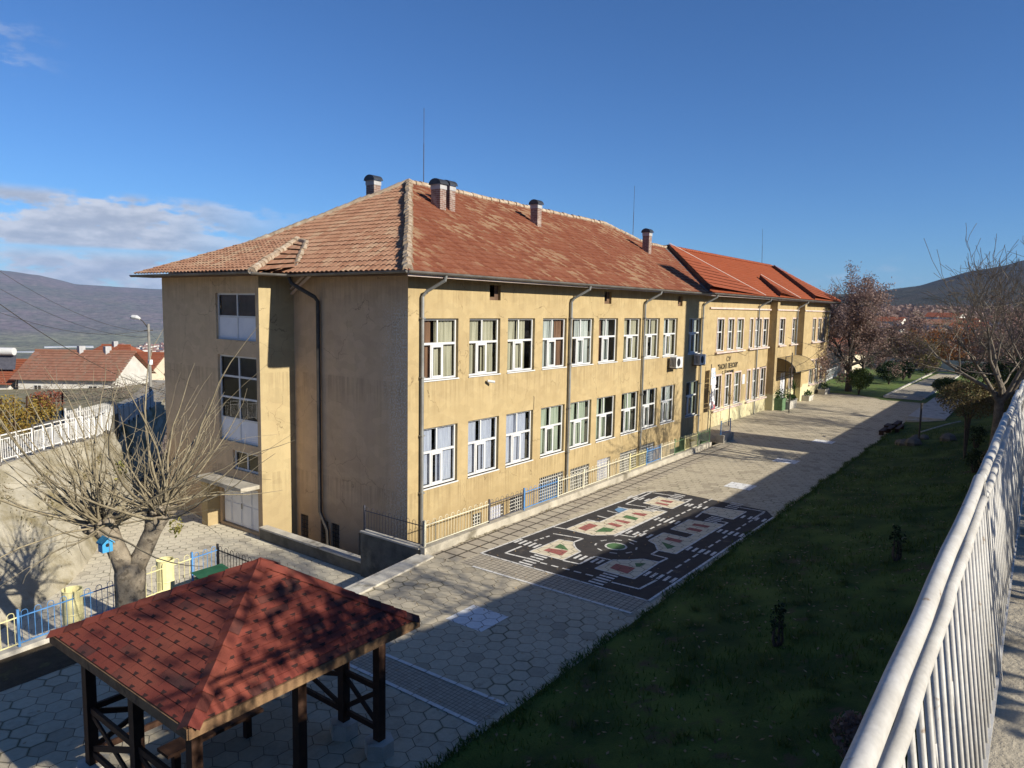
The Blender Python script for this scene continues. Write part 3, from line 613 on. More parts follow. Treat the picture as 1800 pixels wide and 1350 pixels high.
o=empty('security_camera',(4.0,-.1,4.5),'small camera on the ochre wall under second upper window','security camera')
m=MB(); m.bar((4.0,-.002,4.45),(4.0,-.09,4.45),.05); m.build('bracket',M['pipe_dark'],o); m=MB(); m.tube([(3.9,-.10,4.47),(4.12,-.26,4.43)],.05,8); m.build('housing',M['white'],o)
# ================================================================== ground
def sheet(name,poly,z,mat,grid=None):
    m=MB(); m.poly([(x,y,z) for x,y in poly]); return struct(m.build(name,mat))
sheet('courtyard',[(-34,-9.05),(52.3,-9.05),(52.3,-5.4),(52.3,-.2),(54.2,.1),(21.4,.1),(21.4,-2.3),(-1.5,-2.3),(-6.2,-3.0),(-6.2,.35),(-11.3,.0),(-34,-1.6)],0,M['hex'])
M['soil']=pm('dark_garden_soil',(.075,.055,.035),(.045,.035,.022),4,.95,.8,25,c3=(.10,.09,.04),s3=2)
sheet('soil_strip_ground',[(-34,-2.2),(-11.3,-1.35),(-8.6,-1.2),(-6.25,-2.2),(-6.25,.3),(-11.3,-.02),(-34,-1.62)],.004,M['soil'])
sheet('yard_ground',[(-40,-2.0),(-11.4,-.05),(-6.3,.3),(-6.3,-3.1),(-1.3,-2.2),(-1.3,.2),(-1.3,14),(-5.6,9.4),(-7.7,6.2),(-9.9,4.5),(-20,-1),(-40,-10)][:0] or [(-40,-4),(-1.3,-4),(-1.3,15),(-12,15),(-40,0)],-1.25,M['hex_yard'])
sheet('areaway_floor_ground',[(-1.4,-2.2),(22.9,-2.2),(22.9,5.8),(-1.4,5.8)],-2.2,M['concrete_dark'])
# edges that hold the courtyard above the yard
mb=MB(); pts=[(-1.55,-2.35),(-6.15,-2.95)]
mb.prism([(-1.55,-2.62),(-1.55,-2.22),(-6.2,-2.78),(-6.2,-3.22)],-1.3,.05); struct(mb.build('kerb',M['concrete']))
mb=MB(); mb.prism([(-1.55,-2.215),(-1.55,-2.05),(-6.2,-2.60),(-6.2,-2.775)],-1.3,.02); struct(mb.build('lower_kerb',M['concrete']))
mb=MB(); mb.prism([(-6.2,-3.1),(-6.05,-3.1),(-6.05,.95),(-6.25,.95),(-11.25,.32),(-34,-1.3),(-34,-1.7),(-11.25,-.02),(-6.2,.55)],-1.3,.10); struct(mb.build('fence_kerb',M['concrete']))
# areaway walls
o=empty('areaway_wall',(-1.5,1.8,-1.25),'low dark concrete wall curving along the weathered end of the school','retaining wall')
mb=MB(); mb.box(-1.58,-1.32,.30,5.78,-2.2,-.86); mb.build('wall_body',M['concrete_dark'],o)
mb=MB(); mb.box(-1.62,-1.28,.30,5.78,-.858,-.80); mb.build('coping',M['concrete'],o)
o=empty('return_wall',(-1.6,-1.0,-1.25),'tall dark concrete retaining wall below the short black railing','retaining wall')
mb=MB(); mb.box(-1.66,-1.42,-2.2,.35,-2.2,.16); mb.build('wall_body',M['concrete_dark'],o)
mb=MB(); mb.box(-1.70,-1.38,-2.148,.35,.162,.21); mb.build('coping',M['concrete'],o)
mb=MB(); mb.box(-1.66,20.1,-2.36,-2.15,-2.2,.24); o=mb.build('low_wall',M['lowwall'],loc=(9,-2.25,0)); tag(o,'long low concrete wall carrying the coloured hoop railing','low wall')
mb=MB(); mb.box(21.45,23.0,-2.5,-2.05,-.5,.42); o=mb.build('low_wall',M['lowwall'],loc=(22,-2.25,0)); tag(o,'short stub of low wall under the blue railing panel','low wall')
mb=MB(); mb.box(20.11,21.44,-1.2,-1.1,-2.2,.05); o=mb.build('stair_wall',M['concrete_dark'],loc=(20.7,-1.15,0)); tag(o,'dark wall of the stair opening between low wall and blue panel','low wall')
# paving of small tiles beside the playground map, painted lines
def brick_grid(name,a,b,sc,joint):
    m,nt,bb,co=newmat(name)
    t=nd(nt,'ShaderNodeTexBrick',{'Vector':co,'Color1':c4(a),'Color2':c4(b),'Mortar':c4(joint),'Scale':sc,'Mortar Size':.035,'Brick Width':.5,'Row Height':.5},offset=0.0)
    c=mixc(nt,1.0,t.outputs[0],nd(nt,'ShaderNodeMapRange',{0:noise(nt,co,6,6,.7),3:.6,4:1.3}).outputs[0],'MULTIPLY'); setc(nt,bb,c); bb.inputs['Roughness'].default_value=.92
    bumpit(nt,bb,t.outputs[1],-.5,.01); return m
M['small_tile']=brick_grid('small_square_pavers',(.42,.37,.285),(.37,.325,.25),3.4,(.12,.10,.08))
M['small_tile2']=brick_grid('ribbed_square_pavers',(.40,.355,.275),(.36,.315,.245),5.5,(.17,.145,.11))
M['slab']=brick_grid('square_paving_slabs',(.44,.385,.29),(.36,.31,.24),1.0,(.09,.075,.055))
sheet('tiled_strip_path',[(-1.36,-3.42),(-.44,-3.42),(-.44,-8.74),(-1.36,-8.74)],.004,M['small_tile'])
sheet('ribbed_strip_path',[(-7.0,-5.1),(-6.4,-5.1),(-6.3,-8.8),(-7.0,-8.8)],.004,M['small_tile2'])
sheet('slab_strip_path',[(-1.36,-2.38),(21,-2.38),(21,-3.35),(-1.36,-3.35)],.004,M['slab'])
def worn(name,c,c2,wear,t=(.50,.70),s=2.2):
    m,nt,b,co=newmat(name)
    cc=mixc(nt,ramp(nt,noise(nt,co,3,6,.7),.3,.7),c,c2)
    cc=mixc(nt,ramp(nt,noise(nt,co,s,9,.72),*t),cc,wear)
    cc=mixc(nt,1.0,cc,nd(nt,'ShaderNodeMapRange',{0:noise(nt,co,22,5,.7),3:.75,4:1.25}).outputs[0],'MULTIPLY')
    vo=hex_joint(nt,co,.38,PI/6); cc=mixc(nt,mth(nt,'MULTIPLY',vo,.75),cc,(.05,.043,.035))
    setc(nt,b,cc); b.inputs['Roughness'].default_value=.85; bumpit(nt,b,mth(nt,'ADD',noise(nt,co,30,4),mth(nt,'MULTIPLY',vo,-1.0)),.4,.01); return m
M['p_dark']=worn('black_road_paint',(.035,.033,.034),(.055,.05,.048),(.16,.135,.105),(.56,.74),1.1)
M['p_white']=worn('white_road_paint',(.70,.68,.63),(.60,.58,.53),(.25,.22,.18),(.60,.76),5)
M['p_cream']=worn('cream_road_paint',(.68,.60,.43),(.60,.52,.37),(.30,.25,.18),(.60,.8),3)
M['p_red']=worn('faded_red_paint',(.36,.12,.10),(.30,.10,.085),(.42,.32,.24),(.58,.8),4)
M['p_green']=worn('faded_green_paint',(.10,.20,.08),(.07,.15,.06),(.3,.28,.2),(.62,.8),4)
M['p_blue']=worn('faded_blue_paint',(.16,.30,.46),(.13,.25,.4),(.4,.4,.38),(.55,.8),4)
o=empty('traffic_playground',(4.3,-6.2,.004),'black painted road map with roundabout and crossings on the courtyard paving','ground painting')
mb=MB(); mb.poly([(x,y,.008) for x,y in [(-.43,-3.42),(9.06,-3.98),(9.9,-4.6),(9.6,-8.5),(8.9,-8.95),(-.43,-8.74)]]); mb.build('black_base',M['p_dark'],o)
def lineq(mb,p,q,w,z):
    p=Vector((*p,z)); q=Vector((*q,z)); d=(q-p); 
    if d.length<1e-4: return
    s_=Vector((-d.y,d.x,0)).normalized()*w/2; mb.quad(p-s_,q-s_,q+s_,p+s_)
CREAM=[[[.58,-4.44],[2.07,-4.5],[2.16,-4.98],[1.92,-5.13],[1.69,-5.35],[1.54,-5.59],[.62,-5.57]],[[.63,-6.61],[1.54,-6.66],[1.8,-7.0],[2.16,-7.29],[2.23,-7.78],[.62,-7.8]],[[3.08,-4.11],[4.31,-4.16],[4.46,-4.56],[6.56,-4.59],[7.11,-5.76],[3.57,-5.6],[3.33,-5.35],[3.08,-5.08]],[[7.57,-4.62],[8.82,-4.65],[8.74,-5.79],[7.56,-5.76]],[[5.3,-6.74],[6.7,-6.77],[6.93,-7.93],[3.17,-7.84],[3.12,-7.31],[3.59,-7.0],[3.76,-6.69],[4.8,-6.71],[4.78,-7.51],[5.27,-7.55]],[[7.83,-6.76],[8.79,-6.81],[8.97,-7.97],[7.7,-7.92]]]
RED=[[[.93,-4.68],[1.19,-4.7],[1.37,-5.27],[.9,-5.35]],[[.92,-6.91],[1.34,-6.88],[1.38,-7.46],[.85,-7.49]],[[3.41,-4.35],[4.11,-4.37],[4.09,-4.72],[3.33,-4.68]],[[4.44,-4.84],[4.67,-4.89],[4.62,-5.35],[4.35,-5.33]],[[4.93,-4.88],[5.12,-4.88],[5.16,-5.38],[4.89,-5.37]],[[6.04,-4.92],[6.28,-4.95],[6.38,-5.39],[6.03,-5.4]],[[7.84,-4.93],[8.02,-4.95],[8.04,-5.44],[7.81,-5.44]],[[8.26,-4.96],[8.46,-4.96],[8.55,-5.38],[8.25,-5.41]],[[5.61,-7.1],[5.88,-7.14],[5.89,-7.59],[5.61,-7.6]],[[6.15,-7.09],[6.41,-7.09],[6.47,-7.62],[6.22,-7.61]],[[4.19,-7.01],[4.48,-7.02],[4.46,-7.52],[4.19,-7.52]]]
GREEN=[[[1.35,-4.79],[1.75,-4.74],[1.69,-4.92],[1.41,-5.26]],[[1.48,-7.43],[1.71,-7.27],[1.92,-7.52],[1.55,-7.51]],[[3.44,-4.96],[4.05,-4.94],[4.11,-5.33],[3.77,-5.36]],[[5.45,-4.87],[5.79,-4.87],[5.73,-5.36],[5.43,-5.4]],[[3.93,-7.03],[3.8,-7.57],[3.42,-7.48]]]
LINES=[[[-.43,-3.42],[9.06,-3.98],[9.5,-4.2]],[[-.43,-3.42],[-.43,-8.74]],[[.83,-3.98],[.03,-3.96],[.09,-4.83]],[[2.43,-4.04],[2.61,-5.03],[2.16,-4.98]],[[.59,-5.59],[.65,-6.1],[1.46,-6.13],[1.5,-6.61]],[[7.04,-4.18],[9.17,-4.16],[9.31,-5.22]],[[7.04,-4.18],[7.16,-4.94]],[[8.86,-5.56],[9.33,-5.79],[8.74,-5.79]],[[3.02,-3.64],[3.08,-4.11]],[[4.43,-4.09],[4.45,-4.54]],[[5.05,-4.13],[5.02,-4.53]],[[5.81,-4.09],[5.78,-4.52]],[[6.5,-4.14],[6.52,-4.55]],[[7.14,-5.44],[7.11,-5.76],[3.46,-5.67]],[[3.7,-5.69],[3.78,-6.18],[4.24,-6.19]],[[3.08,-7.32],[2.68,-7.31],[2.67,-7.82],[2.23,-7.78]],[[9.36,-7.61],[9.41,-8.48],[8.21,-8.44]],[[7.12,-6.84],[7.77,-6.78]],[[7.19,-7.63],[7.24,-7.92],[3.17,-7.84]],[[.05,-7.45],[.1,-8.22],[.95,-8.3]],[[3.47,-6.15],[3.41,-6.47]],[[8.9,-8.93],[-.43,-8.74]]]
mb=MB()
for L in LINES:
    for p,q in zip(L,L[1:]): lineq(mb,p,q,.07,.016)
mb.build('white_line',M['p_white'],o)
DASH=[([4.36,-6.19],[9.97,-6.37],12),([1.49,-8.31],[9.38,-8.5],14),([.04,-5.15],[.12,-6.95],5),([1.43,-3.98],[2.24,-4.09],3)]
mb=MB()
for p,q,n in DASH:
    p=Vector(p); q=Vector(q)
    for i in range(n): lineq(mb,p.lerp(q,(i+.1)/n),p.lerp(q,(i+.72)/n),.065,.016)
for k in range(8):
    a=2*PI*k/8+.2; c=Vector((2.63,-6.17)); r=.62
    lineq(mb,c+Vector((math.cos(a),math.sin(a)))*r,c+Vector((math.cos(a+.35),math.sin(a+.35)))*r,.055,.016)
mb.build('lane_dash',M['p_white'],o)
CROSS=[([1.13,-3.62],[1.12,-4.33],5,0),([.45,-4.92],[-.29,-4.92],5,1),([1.12,-5.75],[1.17,-6.47],5,0),([.47,-7.18],[-.26,-7.16],5,1),([1.2,-7.91],[1.21,-8.66],5,0),([3.88,-7.97],[3.9,-8.71],5,0),([6.16,-8.05],[6.18,-8.77],5,0),([8.26,-8.1],[8.31,-8.8],4,0),([6.05,-5.89],[6.09,-6.61],5,0),([4.12,-5.83],[4.18,-6.53],4,0),([8.43,-6.43],[8.47,-6.65],2,0),([8.41,-5.97],[8.45,-6.1],2,0),([8.03,-3.83],[8.06,-4.54],4,0),([7.41,-5.21],[6.78,-5.23],4,1),([9.54,-5.19],[8.86,-5.24],4,1),([7.54,-7.44],[6.99,-7.43],4,1),([9.81,-7.35],[9.11,-7.37],4,1)]
for p,q,n,ax in CROSS:
    p=Vector(p); q=Vector(q); mb=MB()
    for i in range(n):
        c=p.lerp(q,i/(n-1)); h=Vector((.2,0)) if ax==0 else Vector((0,.22)); lineq(mb,c-h,c+h,.09,.02)
    mb.build('crossing',M['p_white'],o)
for name,polys,mat,z in (('cream_island',CREAM,'p_cream',.012),('red_building_mark',RED,'p_red',.016),('green_lawn_mark',GREEN,'p_green',.016),('blue_parking_mark',[[[6.09,-4.22],[6.58,-4.18],[6.49,-4.6],[5.9,-4.5]]],'p_blue',.012)):
    for p in polys:
        mb=MB(); mb.poly([(x,y,z) for x,y in p]); isl=mb.build(name,M[mat],o)
        if name=='cream_island':
            mb=MB()
            for a,b_ in zip(p,p[1:]+p[:1]): lineq(mb,a,b_,.05,.017)
            mb.build('edge_line',M['p_white'],isl)
mb=MB(); mb.poly([(2.63+.34*math.cos(2*PI*k/28),-6.17+.34*math.sin(2*PI*k/28),.018) for k in range(28)]); mb.build('roundabout_edge',M['p_white'],o)
mb=MB(); mb.poly([(2.63+.28*math.cos(2*PI*k/28),-6.17+.28*math.sin(2*PI*k/28),.022) for k in range(28)]); mb.build('roundabout_green',M['p_green'],o)
M['sq']=worn('cracked_white_paint',(.74,.74,.72),(.66,.66,.64),(.34,.31,.27),(.58,.7),4)
SQ=[('pale painted square on shaded paving near the shingled pavilion',(-3.8,-6.08)),('pale painted square just beyond the black road map',(12.6,-6.5)),('pale painted square crossing the edge of the long shade',(19.0,-6.5)),('pale painted square farthest along the row before the benches',(25.8,-6.6))]
for lab,(x,y) in SQ:
    mb=MB(); mb.poly([(x-.5,y-.53,.005),(x+.5,y-.53,.005),(x+.5,y+.53,.005),(x-.5,y+.53,.005)]); tag(mb.build('painted_square',M['sq'],loc=(x,y,0)),lab,'painted square','white squares painted on the paving')
for lab,a,b_ in (('thin white painted line across the paving near the pavilion',(-6.34,-5.29),(-6.24,-8.81)),('second thin white line beside the ribbed paving strip',(-7.06,-5.3),(-7.05,-8.8)),('thin white line ending the small tile strip',(-1.37,-3.9),(-1.33,-8.73))):
    mb=MB(); lineq(mb,a,b_,.085,.012); tag(mb.build('painted_line',M['p_white'],loc=(a[0],(a[1]+b_[1])/2,0)),lab,'painted line','white lines painted on the paving')
# ================================================================== grass bank and terrace
def gh(x,y):   # grass bank
    t=min(max((-9.05-y)/6.9,0),1); return .01+1.5*t**1.4+.05*math.sin(x*.7+y)*t+.03*math.sin(x*2.1-y*1.7)*min(1,t*6)
def gridsheet(name,x0,x1,y0,y1,nx,ny,zf,mat):
    m=MB()
    for j in range(ny+1):
        for i in range(nx+1):
            x=x0+(x1-x0)*i/nx; y=y0+(y1-y0)*j/ny; m.v.append((x,y,zf(x,y)))
    for j in range(ny):
        for i in range(nx):
            a=j*(nx+1)+i; m.f.append((a,a+1,a+nx+2,a+nx+1)); m.uv.append(None); m.mi.append(0)
    return struct(m.build(name,mat,smooth=True))
M['grass']=pm('short_grass_ground',(.022,.05,.008),(.085,.125,.02),.7,.95,1.0,30,c3=(.075,.06,.03),s3=1.6,t3=(.56,.68),fine=.25,fscale=45)
M['lawn']=pm('sunny_lawn',(.085,.145,.03),(.13,.16,.045),1.2,.95,1.0,25,c3=(.15,.13,.06),s3=.6,t3=(.55,.75),fine=.2)
gridsheet('grass_bank_ground',-34,52,-16.0,-9.0,172,28,gh,M['grass'])
def deck(x): return 5.15 if x<-6 else (5.15-.65*min(1,(x+6)/16) if x<10 else 4.5)
mb=MB(); xs=[-60,-6]+[-6+k*2 for k in range(1,9)]+[16,60]
for a,b_ in zip(xs,xs[1:]):
    za,zb=deck(a),deck(b_); y=-15.93
    mb.quad((a,-32,za),(b_,-32,zb),(b_,y,zb),(a,y,za))
struct(mb.build('terrace_path',M['path']))
mb=MB()
for a,b_ in zip(xs,xs[1:]): mb.quad((a,-15.93,-.5),(b_,-15.93,-.5),(b_,-15.93,deck(b_)),(a,-15.93,deck(a)))
o=mb.build('terrace_wall',M['concrete'],loc=(0,-15.93,0)); tag(o,'tall concrete retaining wall of the terrace under the white railing','retaining wall')
# railing beside the camera, leaning outwards
M['rail']=pm('chipped_white_pipe_paint',(.50,.485,.45),(.42,.40,.36),7,.5,.08,45,c3=(.24,.17,.11),s3=11,t3=(.63,.70),fine=.10)
RT=lambda t: (-16.009+.216-.148*t, 7.1-.85-t)      # (y,z) at t metres below the rail axis plane
rl=empty('terrace_railing',(-12,-15.9,5.2),'white pipe railing of the terrace, paint chipped, leaning outwards','railing')
SEC=[(-19.0,-15.3,0),(-15.2,-11.5,0),(-11.42,-8.25,-.02),(-8.17,-5.0,-.08),(-4.92,-1.8,-.18)]
rr=random.Random(5)
for a,b_,dz in SEC:
    y,z=RT(0); z+=dz
    mb=MB(); n=10; mb.tube([(a+(b_-a)*i/n,y+rr.uniform(-.003,.003),z+rr.uniform(-.003,.003)) for i in range(n+1)],.0265,14); mb.build('top_rail',M['rail'],rl,smooth=True)
    y,z=RT(.10); z+=dz; y-=.01
    mb=MB(); mb.tube([(a+.04+(b_-a-.08)*i/14,y+rr.uniform(-.004,.004),z+rr.uniform(-.005,.005)) for i in range(15)],.0215,12); mb.build('mid_rail',M['rail'],rl,smooth=True)
    y2,z2=RT(1.02); mb=MB(); mb.bar((a+.02,y2,z2),(b_-.02,y2,z2),.03,.03); mb.build('bottom_rail',M['rail'],rl)
    for x in (a+.02,b_-.02):
        mb=MB(); ya,za=RT(.02); yb,zb=RT(1.14); mb.bar((x,ya-.005,za+dz),(x,yb,zb),.032,.032,(1,0,0)); mb.build('post',M['rail'],rl)
    x=a+.13; k=0
    while x<b_-.08:
        ya,za=RT(.11); yb,zb=RT(1.02); mb=MB(); j=rr.uniform(-.012,.012)
        mb.tube([(x,ya-.01,za+dz),(x+j,(ya+yb)/2-.004,(za+zb)/2),(x,yb,zb)],.0100,6)
        if k%3==1: # welded flat ornaments
            ym,zm=RT(.36); yn,zn=RT(.52); mb.tube([(x-.055,ym,zm),(x,yn,zn),(x+.06,ym,zm)],.0085,5)
            yn,zn=RT(.20); mb.tube([(x-.055,ym,zm),(x,yn,zn),(x+.06,ym,zm)],.0085,5)
        mb.build('baluster',M['rail'],rl,smooth=True); x+=.145; k+=1
# boiler house beyond the terrace whose chimney throws the tall shadow
o=empty('boiler_house',(24.3,-23,4.5),'brick boiler house with tall square chimney standing on the terrace','building')
mb=MB(); mb.box(22.6,26.2,-25,-21.2,4.0,10.3); mb.build('wall',M['brick'],o)
mb=MB(); mb.box(21.35+.9,21.35+2.75,-23.4,-21.6,10.3,21.2); mb.build('chimney',M['brick'],o)
# steps and platform past the grass
mb=MB(); mb.box(38,52,-11.2,-9.05,-.2,.35); mb.box(37.5,38,-11.2,-9.06,-.2,.18); o=mb.build('concrete_platform',M['concrete'],loc=(45,-10,0)); tag(o,'low pale concrete platform with a step at the edge of the courtyard','platform')
# lawn beyond
gridsheet('lawn',50,150,-60,60,20,24,lambda x,y:(-.02 if x<52 and y>-9 else .02)+.02*math.sin(x+y)-.9*max(0,(x-110)/40),M['lawn'])
mb=MB(); mb.poly([(51.6,-5.3,.05),(51.6,-8.2,.05),(86,-8.1,.05),(86,-5.9,.05)]); struct(mb.build('park_path',M['hex']))
mb=MB(); mb.box(52.3,86,-5.35,-5.2,-.1,.14); mb.box(53,86,-8.3,-8.15,-.1,.14); struct(mb.build('park_kerb',M['concrete']))
# ================================================================== hoop railings
PAINT={'blue':pm('blue_gloss_paint',(.10,.27,.56),(.08,.22,.46),5,.45,fine=.05),'yellow':pm('pale_yellow_paint',(.74,.68,.36),(.64,.58,.30),5,.5,fine=.05),'black':pm('black_gloss_paint',(.025,.025,.03),(.02,.02,.022),5,.45),
 'green':pm('green_gloss_paint',(.13,.22,.115),(.095,.17,.085),5,.5,fine=.05),'cream':pm('cream_gloss_paint',(.72,.68,.52),(.62,.58,.44),5,.5,fine=.05),'grey':pm('dark_grey_paint',(.10,.10,.12),(.07,.07,.085),5,.5)}
def hoop_fence(name,label,runs,zb,h=.68,sp=.125):
    """runs: list of (p,q,colour)"""
    c=runs[len(runs)//2][0]; o=empty(name,(c[0],c[1],zb),label,'railing')
    for p,q,colr in runs:
        p=Vector((*p,0)); q=Vector((*q,0)); d=(q-p); L=d.length; d/=L; mt=PAINT[colr]; m=MB()
        for z in (zb+.07,zb+h-.06): m.bar((p.x,p.y,z),(q.x,q.y,z),.022,.022)
        n=max(2,int(L/sp)); n-=n%2
        for i in range(0,n,2):
            a=p+d*(L*(i+.5)/n); b_=p+d*(L*(i+1.5)/n); r=(b_-a).length/2; pts=[(a.x,a.y,zb+.07),(a.x,a.y,zb+h)]
            for k in range(1,5): t=PI-PI*k/5; cc=(a+b_)/2+d*(r*math.cos(t)); pts.append((cc.x,cc.y,zb+h+r*math.sin(t)))
            pts+=[(b_.x,b_.y,zb+h),(b_.x,b_.y,zb+.07)]; m.tube(pts,.0075,4,False)
        m.build('hoop_panel',mt,o)
        m=MB(); m.bar((p.x,p.y,zb),(p.x,p.y,zb+h+.1),.045); m.build('post',mt,o)
    p,q,colr=runs[-1]; m=MB(); m.bar((*q,zb),(*q,zb+h+.1),.045); m.build('post',PAINT[colr],o); return o
FC=[(-1.55,1.4,'cream'),(1.4,3.3,'grey'),(3.3,5.4,'blue'),(5.4,7.2,'cream'),(7.2,9.1,'cream'),(9.1,11.0,'cream'),(11.0,12.6,'yellow'),(12.6,14.1,'blue'),(14.1,15.6,'cream'),(15.6,16.8,'green'),(16.8,18.4,'yellow'),(18.4,20.0,'green')]
hoop_fence('hoop_railing','long railing of bent hoops in cream, blue and green along the school front',[((a,-2.25),(b_,-2.25),c) for a,b_,c in FC],.24)
hoop_fence('hoop_railing','short black hoop railing on top of the tall dark wall',[((-1.55,.3),(-1.55,-2.2),'grey')],.21)
hoop_fence('hoop_railing','short blue hoop railing panel on the stub wall before the entrance wing',[((21.5,-2.3),(22.95,-2.3),'blue')],.42)
F2=[((-20,-.62),(-17.6,-.45),'blue'),((-17.6,-.45),(-15.3,-.25),'yellow'),((-15.3,-.25),(-13.2,-.1),'blue'),((-13.2,-.1),(-11.2,.08),'yellow'),((-11.2,.08),(-10.0,.25),'yellow'),((-10.9,.13),(-9.45,.35),'blue')]
F2=[((-17.2,-.52),(-14.2,-.28),'yellow'),((-14.2,-.28),(-11.9,-.06),'blue'),((-11.9,-.06),(-10.85,.1),'yellow'),((-10.85,.1),(-8.85,.35),'blue'),((-8.85,.35),(-8.35,.42),'black'),((-8.35,.42),(-6.9,.62),'yellow'),((-6.9,.62),(-6.15,.72),'blue'),((-6.15,.72),(-6.12,-2.9),'black')]
hoop_fence('hoop_railing','blue, black and yellow hoop railing behind the shingled pavilion',F2,.10)
for (x,y,lab) in ((-9.72,.42,'pale yellow drum bin against the blue railing, rust at its foot'),(-7.55,.68,'pale yellow drum bin beside the forked tree trunk')):
    o=empty('drum_bin',(x,y,-.02),lab,'bin','yellow drum bins along the railing'); m=MB(); n=18
    m.tube([(x,y,.06),(x,y,.1),(x,y,.32),(x,y,.34),(x,y,.36),(x,y,.86)],[.17,.2,.2,.21,.2,.2],n,False); m.poly([(x+.19*math.cos(2*PI*k/n),y+.19*math.sin(2*PI*k/n),.5) for k in range(n)]); m.build('drum',PAINT['yellow'],o)
    m=MB(); m.tube([(x+.2*math.cos(2*PI*k/n),y+.2*math.sin(2*PI*k/n),.86) for k in range(n+1)],.012,5,False); m.build('rim',PAINT['yellow'],o)
o=empty('waste_container',(-7.1,-.7,0),'green waste container with sloping lid behind the pavilion roof','container'); m=MB(); m.box(-7.45,-6.75,-1.05,-.45,.05,.66); m.build('body',PAINT['green'],o)
m=MB(); m.quad((-7.5,-1.1,.67),(-6.7,-1.1,.67),(-6.7,-.4,.78),(-7.5,-.4,.78)); m.quad((-7.5,-1.1,.61),(-6.7,-1.1,.61),(-6.7,-1.1,.67),(-7.5,-1.1,.67)); m.build('lid',pm('dark_green_plastic',(.03,.11,.06),(.02,.08,.04),4,.4),o)
# ================================================================== pavilion with shingle roof
def shingle():
    m,nt,b,co=newmat('red_bitumen_shingles')
    uv=nd(nt,'ShaderNodeTexCoord').outputs['UV']; s=nd(nt,'ShaderNodeSeparateXYZ',{0:uv}); u,v=s.outputs[0],s.outputs[1]
    uv2=vm(nt,'ADD',uv,vm(nt,'MULTIPLY',vm(nt,'SUBTRACT',nd(nt,'ShaderNodeTexNoise',{'Vector':uv,'Scale':.6,'Detail':3}).outputs['Color'],(.5,.5,.5)),(.35,.30,0))); s=nd(nt,'ShaderNodeSeparateXYZ',{0:uv2}); u=s.outputs[0]; v=s.outputs[1]; row=mth(nt,'FLOOR',v); fv=mth(nt,'SUBTRACT',v,row); uo=mth(nt,'ADD',u,mth(nt,'MULTIPLY',mth(nt,'MODULO',mth(nt,'ADD',row,100),2),.5))
    cu=mth(nt,'FLOOR',uo); fu=mth(nt,'SUBTRACT',uo,cu); d=mth(nt,'ABSOLUTE',mth(nt,'SUBTRACT',fu,.5))     # 0 at joint axis of the row above
    w=nd(nt,'ShaderNodeTexWhiteNoise',{'Vector':nd(nt,'ShaderNodeCombineXYZ',{0:cu,1:row}).outputs[0]},noise_dimensions='2D').outputs[0]
    c=mixc(nt,w,(.15,.036,.028),(.205,.052,.037))
    c=mixc(nt,mth(nt,'GREATER_THAN',w,.84),c,(.075,.035,.032))
    c=mixc(nt,mth(nt,'MULTIPLY',ramp(nt,noise(nt,co,2.2,7,.75),.56,.70),.55),c,(.07,.055,.04))
    c=mixc(nt,ramp(nt,noise(nt,co,.6,5,.6),.4,.7),c,(.25,.072,.045))
    # dark trapezoid shadow tab under each joint and fine gaps
    lim=mth(nt,'MULTIPLY_ADD',fv,.22,.07)
    tab=mth(nt,'MULTIPLY',mth(nt,'LESS_THAN',d,lim),mth(nt,'LESS_THAN',fv,.34))
    c=mixc(nt,mth(nt,'MULTIPLY',tab,.92),c,(.035,.022,.02))
    gap=mth(nt,'MULTIPLY',mth(nt,'GREATER_THAN',d,.485),mth(nt,'GREATER_THAN',fv,.3))
    c=mixc(nt,mth(nt,'MULTIPLY',gap,.6),c,(.04,.02,.018))
    c=mixc(nt,1.0,c,nd(nt,'ShaderNodeMapRange',{0:noise(nt,co,90,3,.8),3:.55,4:1.45}).outputs[0],'MULTIPLY')
    setc(nt,b,c); b.inputs['Roughness'].default_value=.95; b.inputs['Specular IOR Level'].default_value=.1
    bumpit(nt,b,mth(nt,'ADD',fv,mth(nt,'MULTIPLY',noise(nt,co,120,2),.4)),.6,.02); return m
M['shingle']=shingle(); M['timber']=pm('brown_stained_timber',(.06,.03,.018),(.04,.02,.013),6,.7,.3,20); M['timber_edge']=pm('weathered_fascia_timber',(.25,.155,.08),(.16,.09,.048),5,.8,.4,14,c3=(.09,.055,.03),s3=3)
GX0,GX1,GY0,GY1=-12.08,-8.42,-8.72,-5.02; GZ=2.38; AX=Vector((-10.08,-7.3,3.43)); gc=Vector(((GX0+GX1)/2,(GY0+GY1)/2,0))
pv=empty('pavilion',(gc.x,gc.y,0),'square open timber pavilion with red shingle roof','pavilion')
mb=MB(); cor=[Vector((GX0,GY0,GZ)),Vector((GX1,GY0,GZ)),Vector((GX1,GY1,GZ)),Vector((GX0,GY1,GZ))]
apx=Vector((-10.13,-7.2,3.42))
for i in range(4):
    a,b_=cor[i],cor[(i+1)%4]; e=(b_-a); L=e.length; e/=L; mid=(a+b_)/2; up=(apx-mid); H=up.length; up/=H; nrm=e.cross(up).normalized()
    nr=16; rh=H/nr
    for r in range(nr):
        t0=r/nr; t1=(r+1)/nr; w0=L/2*(1-t0); w1=L/2*(1-t1)
        p0=mid+up*(rh*r)+nrm*.010; p1=mid+up*(rh*(r+1))
        # each course: slight tilt so the lower edge stands proud
        ul=lambda x:(x/.34,r)
        mb.add([p0-e*w0,p0+e*w0,p1+e*w1,p1-e*w1],[(0,1,2,3)],[[(-w0/.34,r+.001),(w0/.34,r+.001),(w1/.34,r+.999),(-w1/.34,r+.999)]])
        mb.add([p0-e*w0-nrm*.012,p0+e*w0-nrm*.012,p0+e*w0,p0-e*w0],[(0,1,2,3)],[[(-w0/.34,r+.2),(w0/.34,r+.2),(w0/.34,r+.21),(-w0/.34,r+.21)]])
